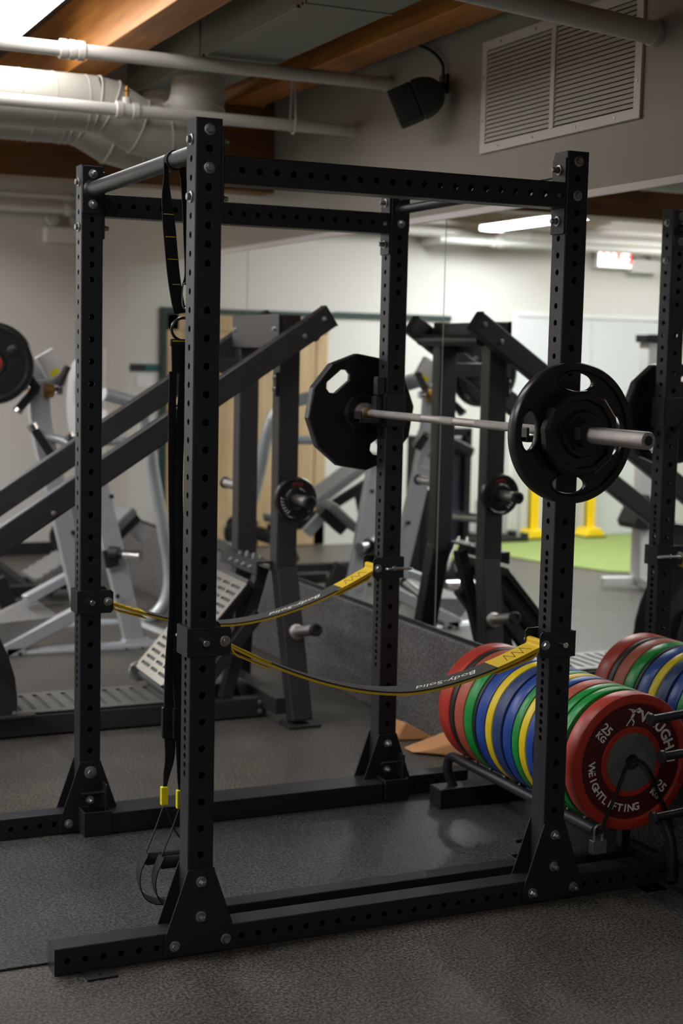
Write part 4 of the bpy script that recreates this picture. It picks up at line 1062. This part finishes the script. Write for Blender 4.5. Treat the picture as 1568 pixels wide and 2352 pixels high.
def arc_marks(root, c, r, a0, a1, n, m, w, h, nm):
    b = MB()
    for i in range(n):
        a = math.radians(a0+(a1-a0)*i/(n-1)); o = Vector(c)+Vector((r*math.sin(a),0,r*math.cos(a)))
        X = Vector((math.cos(a),0,-math.sin(a))); Y = Vector((math.sin(a),0,math.cos(a)))
        F = frame(o,X,Y); b.box(-w/2,-w/5,-h/2,h/2,0,0.02,F); b.box(-w/2,w/2,h/4,h/2,0,0.02,F)
    b.obj(nm, m, root)
arc_marks(t,(50.2,91.85,41.3),2.75,-12,22,4,REDP,0.36,0.6,'red_print'); arc_marks(t,(50.2,91.85,41.3),2.75,215,275,6,WHT,0.36,0.6,'white_print')
# lower bolted bracket between the uprights
b = MB(); b.box(44.9,47.9,97.0,116.2,29.1,29.5); b.box(44.7,45.1,97.0,116.2,27.0,29.5); b.obj('bolted_bracket', MACH, lp, bevel=0.08)
for y in (100,103.4,106.8,110.2): put(ME_SMALL,'bolt',lp,(44.7,y,28.2),'-x')
for y in (101.5,105,108.5):
    for x in (45.9,47.3): put(ME_SMALL,'bolt',lp,(x,y,29.5),'+z')
for y in (101.5,112): MB().bar((47.6,y,28.0),(40.5,y,3.4),2.2,2.6,up=(0,1,0)).obj('rear_strut', MACH, lp, bevel=0.2)
for y in (100.5,113.5): MB().bar((46.5,y,19.5),(34.0,y,4.6),2.4,2.6,up=(0,1,0)).obj('diagonal_brace', MACH, lp, bevel=0.2)
# base
for y in (100.4,114.0):
    MB().box(-44,48.0,y-1.5,y+1.5,0.3,3.8).obj('base_rail', MACH, lp, bevel=0.2)
b = MB(); b.box(47.0,50.5,92.5,121,2.0,5.0); b.obj('rear_cross_beam', MACH, lp, bevel=0.2)
for z in (1.3,3.0): put(ME_SMALL,'bolt',lp,(46.6,98.9,z),'-y')
MB().box(-44,-40,96,118,0.3,3.8).obj('front_cross_beam', MACH, lp, bevel=0.2)
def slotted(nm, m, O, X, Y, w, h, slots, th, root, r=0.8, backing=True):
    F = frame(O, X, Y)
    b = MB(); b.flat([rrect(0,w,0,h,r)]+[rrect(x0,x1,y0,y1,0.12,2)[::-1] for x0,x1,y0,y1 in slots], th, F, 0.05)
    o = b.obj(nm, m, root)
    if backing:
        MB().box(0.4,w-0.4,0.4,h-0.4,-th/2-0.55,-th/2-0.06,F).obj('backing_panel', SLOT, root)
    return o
# deck of the base (x along the deck, y away from the camera)
n = 11; sl_ = [(1.5+k*2.6, 2.5+k*2.6, 1.8, 13.4) for k in range(n)]
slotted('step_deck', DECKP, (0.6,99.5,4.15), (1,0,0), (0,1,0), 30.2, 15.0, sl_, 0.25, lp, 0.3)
for x, y in ((1.4,100.2),(30.0,100.2),(1.4,113.8),(29.8,113.8)): put(ME_SMALL,'bolt',lp,(x,y,4.2),'+z')
# foot platform (leaning up towards the uprights)
Xp = Vector((0,-1,-0.02)); Yp = Vector((16.6,0,18.6))
sl2 = []
for k in range(15):
    for a, b_ in ((1.2,6.0),(7.0,10.6),(11.4,15.8)):
        if 5 <= k <= 9 and a == 7.0: continue
        sl2.append((a,b_,1.4+k*1.5,1.95+k*1.5))
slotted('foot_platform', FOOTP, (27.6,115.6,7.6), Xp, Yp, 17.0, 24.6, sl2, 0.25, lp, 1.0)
Fp = frame((27.6,115.6,7.6), Xp, Yp)
b = MB(); b.box(0.2,16.8,24.1,24.9,-1.6,0.25,Fp); b.box(1.5,3.5,1.0,24,-2.2,-0.7,Fp); b.box(13.5,15.5,1.0,24,-2.2,-0.7,Fp); b.obj('platform_frame', MACH, lp, bevel=0.1)
b = MB(); b.box(0.3,16.7,0.6,24.5,-0.95,-0.70,Fp); b.obj('platform_back', PLAST, lp)
MB().cyl((28.3,116.5,6.6),(29.6,97.5,5.2),0.75,n=20).obj('pivot_bar', MACH, lp)
MB().lathe([(0.9,0),(1.9,0.1),(1.9,1.2),(0.9,1.3)],(28.4,115.2,6.6),(0,1,0),n=24).obj('pivot_collar', CHROME, lp)
MB().cyl((29.6,97.6,5.4),(27.7,96.4,2.6),0.6,n=16).obj('release_lever', MACH, lp)
o = MB().box(32.3,33.1,97.6,98.1,7.9,9.2).obj('yellow_decal', YPL, lp)
# sled with pegs, seat shell on the left
b = MB(); b.box(-16,-10,94.6,118.8,26.5,31.5); b.obj('weight_sled', MACH, lp, bevel=0.25)
peg((-12.6,121.5,30),(0,1,0),9.5,'',lp); peg((-12.6,91.8,30),(0,-1,0),9.5,'',lp)
pl = [(-30,2.4),(1.6,4.1),(1.7,7.0),(1.3,10.7),(0.2,14.5),(-1.4,18.0),(-4.0,21.5),(-9,24),(-30,27)]
b = MB(); b.prism(pl,'y',99.0,99.5); b.prism(pl,'y',114.6,115.1); b.obj('side_guard', MACH, lp, bevel=0.1)
b = MB(); b.prism([(-10,9),(-30,12),(-46,36),(-43,38),(-27,16),(-10,12.5)],'y',100.2,114.2); b.obj('seat_cushion', RUB, lp, bevel=0.6)
b = MB(); b.bar((-12,98.2,4.0),(4.6,98.2,4.1),1.6,0.5); b.obj('side_track', MACH, lp, bevel=0.1); put(ME_SMALL,'bolt',lp,(1.0,98.3,4.5),'+z')

# ================================================================== SILVER CHEST PRESS
sm = thing('chest_press', 'silver-framed seated press machine with grey seat behind the leg press at the left', 'gym machine', (38,180,0))
def stube(nm, pts, r, m=None, sub=6, smooth=True): return MB().tube(pts, r, 14, smooth=smooth, sub=sub).obj(nm, m or SILV, sm)
stube('base_tube', [(11.0,172.0,-0.3), (56.5,170.0,0.1)], 1.55, smooth=False)
b = MB(); 
for u in (48,293,330): pass
b.cyl((18.1,172.0,-0.2)  , (17.6,168.8,0.5), 0.42, n=12); b.cyl((42.6,172.0,-0.8), (41.6,168.3,-0.0), 0.42, n=12); b.cyl((46.3,172.0,-0.7), (45.3,168.3,0.0), 0.42, n=12); pieces(b, 'base_plug', PLAST, sm)
b = MB(); b.bar((14.7,171.5,0.1), (19.1,171.5,0.1), 3.6, 3.4); b.obj('base_socket', SILV, sm, bevel=0.3)
b = MB(); b.bar((41.6,171.5,-0.2), (48.1,171.5,-0.1), 3.6, 3.8); b.obj('base_socket', SILV, sm, bevel=0.3)
stube('rear_leg_tube', [(43.6,196.0,56.8), (49.0,197.0,55.5), (52.9,198.0,53.7), (55.5,199.0,47.8), (57.4,200.0,37.0), (60.1,201.0,24.9), (62.3,202.0,14.8), (62.4,202.0,8.2), (60.6,202.0,3.3), (56.5,202.0,0.2), (50.3,202.0,-0.7), (41.4,202.0,-0.4), (28.5,202.0,-1.0)], 1.6)
stube('rear_base_tube', [(53.6,202.0,-0.9), (57.2,172.0,-0.4)], 1.5, smooth=False)
b = MB(); b.bar((25.2,172.0,40.6), (34.6,172.0,-0.0), 4.4, 2.6, up=(0,1,0)); b.obj('front_leg', SILV, sm, bevel=0.4)
b = MB(); b.bar((35.8,176.0,41.1), (44.6,172.0,0.2), 4.6, 2.6, up=(0,1,0)); b.obj('front_leg', SILV, sm, bevel=0.4)
b = MB(); P_ = spline([(22.5,173.0,60.5), (22.9,173.0,52.1), (24.0,172.5,45.4), (25.4,172.0,39.6)],6); b.sweep(P_, [(-1.3,-2.3),(1.3,-2.3),(1.3,2.3),(-1.3,2.3)], up=(1,0,0)); b.obj('curved_upright', SILV, sm, bevel=0.35)
b = MB(); b.bar((17.6,176.0,63.6), (29.3,176.0,60.5), 3.0, 3.6); b.obj('top_arm', SILV, sm, bevel=0.4)
stube('cross_handle_tube', [(24.0,172.0,48.0), (26.8,170.0,47.4), (29.4,168.0,46.1)], 0.95)
stube('spacer_tube', [(41.1,186.0,46.1), (52.8,188.0,46.1)], 1.1, smooth=False)
for a, c in (((17.0,168.0,54.1),(21.3,170.0,58.5)),((20.4,168.0,50.0),(24.8,168.0,43.4)),((27.8,166.0,48.3),(29.9,166.0,45.3)),((18.9,168.0,61.5),(21.5,170.0,58.6))):
    MB().cyl(a,c,0.95,n=18).obj('grip', FOAM, sm)
b = MB()
for p, q_ in (((16.7,168.0,53.6),(17.1,168.0,54.2)),((19.8,168.0,51.0),(20.5,168.0,49.8)),((27.4,166.0,48.9),(27.9,166.0,48.2)),((24.5,168.0,43.8),(25.4,168.0,42.8)),((18.4,170.0,59.7),(19.4,170.0,58.6))): b.cyl(p,q_,1.15,n=18)
pieces(b, 'grip_end', CHROME, sm)
b = MB(); b.cyl((20.0,171.0,58.8),(21.9,171.0,58.3),1.3); b.cyl((23.4,171.0,58.2),(25.3,171.0,58.1),1.5); pieces(b, 'roller_bushing', BRASS, sm)
b = MB(); b.cyl((25.5,171.0,58.1),(27.3,171.0,58.1),0.9); b.obj('roller_axle', CHROME, sm)
b = MB(); b.bar((26.2,170.0,59.3), (28.4,170.0,63.5), 1.2, 2.0, up=(0,1,0)); b.obj('pivot_link', MACH, sm, bevel=0.2)
o_ = Vector((25.0,172.0,63.8)); b = MB(); F = frame(o_, (0.86,0.1,0.5), (-0.5,0,0.86)); b.box(-2.3,2.3,-3.0,3.0,-1.0,1.0,F); b.obj('instruction_panel', WPLAS, sm, bevel=0.35)
b = MB(); b.box(-1.4,0.7,-2.4,-1.2,1.0,1.05,F); b.obj('yellow_sticker', YPL, sm)
b = MB(); n = 16; pr = []
o2 = Vector((33.8,178.0,55.3)); v = []; f = []
for i in range(n+1):
    a = -PI/2+PI*i/n; zz = 9.8*math.sin(a); wd = 5.2*math.cos(a)**0.7 if math.cos(a) > 0.01 else 0.2
    xx = -1.3*math.cos(a)
    for dx, dy in ((-1.2,-wd),(-1.2,wd),(1.1,wd),(1.1,-wd)): v.append(o2+Vector((xx+dx,dy,zz)))
for i in range(n):
    for j in range(4): f.append((i*4+j,i*4+(j+1)%4,i*4+4+(j+1)%4,i*4+4+j))
f += [(0,1,2,3),tuple(range(n*4,n*4+4))]; b.add(v,f); b.obj('backrest', PADL, sm, bevel=0.7, segs=3)
b = MB(); o3 = Vector((42.3,184.0,26.4)); F = frame(o3, (0.74,0.10,0.66), (-0.25,0.95,0.0)); b.box(-4.6,5.0,-6.0,6.0,0.0,2.4,F); b.obj('seat_pad', GREYP, sm, bevel=0.8, segs=3)
b = MB(); b.box(-2.5,5.2,-4.0,4.0,-2.6,0.0,F); b.obj('seat_base', PLAST, sm, bevel=0.3)
b = MB(); b.box(2.6,5.2,-2.2,0.6,-8,-2.4,F); b.obj('seat_post', SILV, sm)
p0 = Vector((38.6,172.0,21.7)); MB().lathe([(1.6,0),(1.6,2.2),(0.95,2.4),(0.95,6.6)],p0,(0.75,-0.66,-0.03),n=20).obj('plate_peg', BLKP, sm)
MB().lathe([(0.97,3.4),(0.97,6.6),(1.3,6.7),(1.3,7.6),(0.001,7.6)],p0,(0.75,-0.66,-0.03),n=20).obj('peg_sleeve', CHROME, sm)
MB().bar((38.2,171.5,22.6), (39.0,171.2,18.6), 3.0, 1.0, up=(0,1,0)).obj('peg_bracket', PLAST, sm, bevel=0.1)
b = MB(); b.bar((20.3,176.0,11.2), (38.2,184.0,17.9), 2.2, 2.2); b.bar((14.4,171.0,0.8), (33.1,171.0,9.7), 2.6, 2.9); b.obj('footrest_frame', SILV, sm, bevel=0.3)
fp = [Vector((9.9,171.0,6.5)), Vector((14.4,171.0,1.6)), Vector((27.2,172.0,7.4)), Vector((23.1,182.0,10.6)), Vector((12.0,182.0,6.0))]
nn = (fp[2]-fp[1]).cross(fp[3]-fp[2]).normalized()
if nn.z < 0: nn = -nn
b = MB(); b.add(fp+[p+nn*0.5 for p in fp],[(0,1,2,3,4),(9,8,7,6,5)]+[(i,(i+1)%5,5+(i+1)%5,5+i) for i in range(5)]); b.obj('footrest', TREAD, sm)
for u in ((29.7,170.4,26.8),(39.9,170.4,12.0),(38.9,172.4,34.5)):
    MB().cyl(u, (u[0],u[1]-0.6,u[2]), 0.5, n=12).obj('frame_hole_plug', PLAST, sm)
# big plates on its left arm
def round_plate(name, c, r, ax, label, th=1.6, group=None, red=False):
    t = thing(name, label, 'weight plate', (c[0],c[1],c[2]-r), group); ax = Vector(ax).normalized()
    MB().lathe([(1.0,-th*0.5),(2.6,-th*0.6),(2.9,-th*0.35),(r-1.7,-th*0.35),(r-1.2,-th*0.55),(r-0.3,-th*0.5),(r,-th*0.25),(r,th*0.4),(r-0.3,th*0.5),(1.0,th*0.5)],c,ax,n=64,closed=True).obj('plate_body', RUB, t)
    q = ax.to_track_quat('Z','Y').to_matrix()
    b = MB()
    for k in range(3):
        a = 2*PI*k/3+0.5; p = Vector(c)+q @ Vector((math.cos(a)*r*0.58, math.sin(a)*r*0.58, -th*0.36))
        b.lathe([(1.35,0),(1.1,-0.12),(0.001,-0.14)],p,ax,n=20)
    pieces(b, 'grip_recess', BLKP, t)
    if red: 
        p = Vector(c)+ax*(-th*0.62); MB().lathe([(1.6,0),(1.6,0.03),(2.0,0.03),(2.0,0)],p,ax,n=28,closed=True).obj('printed_ring', REDP, t)
    return t
c0 = Vector((11.1,166.0,63.9)); round_plate('weight_plate', tuple(c0), 8.7, (0.15,1,0), 'large black plate with a red ring at the left edge, loaded on the silver press', 1.8, 'plates on the silver press', True)
round_plate('weight_plate', (c0.x+0.6,c0.y+2.6,c0.z+0.1), 8.7, (0.15,1,0), 'second large black plate directly behind the one at the left edge', 1.8, 'plates on the silver press')
MB().cyl((c0.x,c0.y-2.4,c0.z),(c0.x+1.2,c0.y+9,c0.z),0.95).obj('loading_sleeve', CHROME, sm)
b = MB(); b.bar((c0.x+1.0,c0.y+8,c0.z), (20.5,176.0,62.5), 2.4, 3.0); b.obj('press_arm', SILV, sm, bevel=0.4)

# ================================================================== BLACK BENCH MACHINE FARTHER BACK
bm_ = thing('leg_curl_bench', 'low black machine with ribbed grey pads in the far left corner', 'gym machine', (36,262,0))
def mb(nm, pts, w, h, m=PLAST, bev=0.2):
    b = MB()
    for a, c in pts: b.bar(a,c,w,h)
    return b.obj(nm, m, bm_, bevel=bev)
mb('rear_base_tube', [((27.7,250.0,5.2),(55.5,250.0,3.5))],3.0,3.0); mb('front_base_tube', [((24.1,232.0,5.4),(40.0,232.0,5.3))],3.0,3.0)
mb('side_brace', [((28.1,246.0,10.2),(35.2,240.0,4.2))],3.4,3.0)
mb('front_strut', [((23.4,222.0,10.5),(26.7,222.0,2.9))],3.0,4.0)
b = MB(); o4 = Vector((44.6,246.0,9.6)); F = frame(o4, (0.85,0,0.5), (0,1,0)); b.box(-8,9,-8,8,-1.5,2.0,F); b.obj('seat_pad', TREAD, bm_, bevel=0.8, segs=3)
b = MB()
for k in range(7): b.box(-7.6+k*2.3,-7.6+k*2.3+0.5,-8.1,8.1,1.9,2.15,F)
pieces(b, 'pad_rib', GREYP, bm_)
b = MB(); b.box(-6,7,-4,4,-5.0,-1.4,F); b.obj('pad_base', PLAST, bm_, bevel=0.3)
c5 = (46.8,244.0,16.7); round_plate('weight_plate', c5, 4.6, (0.5,1,0), 'small black plate on the low machine, behind the silver frame legs', 1.6)
mb('loading_arm', [(c5,(c5[0]+2,c5[1]+8,c5[2]-6)),((c5[0]+2,c5[1]+8,c5[2]-6),tuple(o4))],2.0,2.0)

# incline bench and cable tower, seen mostly in the mirror
ib = thing('incline_bench', 'black incline bench with grey upholstery, seen in the mirror under the twelve-sided plate', 'bench', (18,240,0))
b = MB(); b.bar((25,240,21.5),(3,240,36.5),11,3.2); b.obj('backrest', GREYP, ib, bevel=0.8, segs=3)
b = MB(); b.bar((38,240,17),(26.5,240,18.5),10,2.6); b.obj('seat', GREYP, ib, bevel=0.7, segs=3)
b = MB(); b.bar((38,240,14),(27,240,15),2.6,2.6); b.bar((27,240,15),(4,240,28),2.6,2.8); b.bar((34,240,14),(36,240,1.4),2.4,2.4); b.bar((8,240,25.5),(2,240,1.4),2.4,2.4); b.bar((36,240,1.6),(2,240,1.6),2.6,2.6); b.bar((36,231,1.6),(36,249,1.6),2.6,2.6); b.bar((2,230,1.6),(2,250,1.6),2.6,2.6); b.obj('frame', PLAST, ib, bevel=0.25)
b = MB(); b.cyl((39,232,12),(39,248,12),2.2,n=20); b.obj('leg_roller', FOAM, ib)
ib['_o'].location += Vector((-11,29,0))*S
bm_['_o'].location.z -= 1.2*S
ct = thing('cable_tower', 'tall narrow black cable machine with chrome parts, seen in the mirror left of the seam', 'cable machine', (-16,238,0))
b = MB(); b.box(-20,-8,232,246,1,44); b.obj('weight_shroud', mat('dark_blue_grey_shroud',(0.035,0.042,0.060),0.4), ct, bevel=0.6)
b = MB(); b.box(-21.5,-19.3,230,233,0.3,46); b.box(-8.5,-6.3,230,233,0.3,46); b.box(-21.5,-6.3,230,233,44.5,47); b.bar((-14,231,1.4),(-14,212,1.4),3,2.4); b.bar((-24,230,1.4),(-4,230,1.4),3,2.4); b.obj('frame', PLAST, ct, bevel=0.25)
b = MB(); b.cyl((-13,231,30),(-2,225,30),1.0,n=18); b.cyl((-14,231,21),(-22,222,21),1.5,n=18); b.cyl((-14,212,3.4),(-4,212,3.4),1.6,n=18); pieces(b, 'chrome_roller', CHROME, ct)
b = MB(); b.bar((-18,228,40),(-4,226,46),9,3); b.obj('arm_pad', RUB, ct, bevel=0.6)
b = MB(); b.bar((-10,216,16),(-2,208,9),0.7,2.2); b.bar((-12,214.5,16),(-4,206.5,9),0.7,2.2); pieces(b, 'chrome_side_bar', CHROME, ct, bevel=0.1)

# ================================================================== WORLD, CAMERA
w = bpy.data.worlds.new('World'); sc.world = w; w.use_nodes = True
w.node_tree.nodes['Background'].inputs[0].default_value = (0.9,0.95,1.0,1); w.node_tree.nodes['Background'].inputs[1].default_value = 0.02
cam = bpy.data.cameras.new('Camera'); co = bpy.data.objects.new('Camera', cam); COL.objects.link(co)
co.location = Vector((-53.9214,-154.5517,66.8825))*S
co.rotation_euler = (1.467566,-0.021772,-0.427855)
cam.sensor_fit = 'HORIZONTAL'; cam.sensor_width = 24.0; cam.lens = 3439.63/1568*24.0
cam.clip_start = 0.05; cam.clip_end = 60
cam.dof.use_dof = True; cam.dof.focus_distance = 4.55; cam.dof.aperture_fstop = 2.5
sc.camera = co
vs_ = sc.view_settings
vs_.view_transform = 'Standard'; vs_.look = 'None'; vs_.gamma = 1.0; vs_.use_curve_mapping = False; vs_.exposure = 1.35
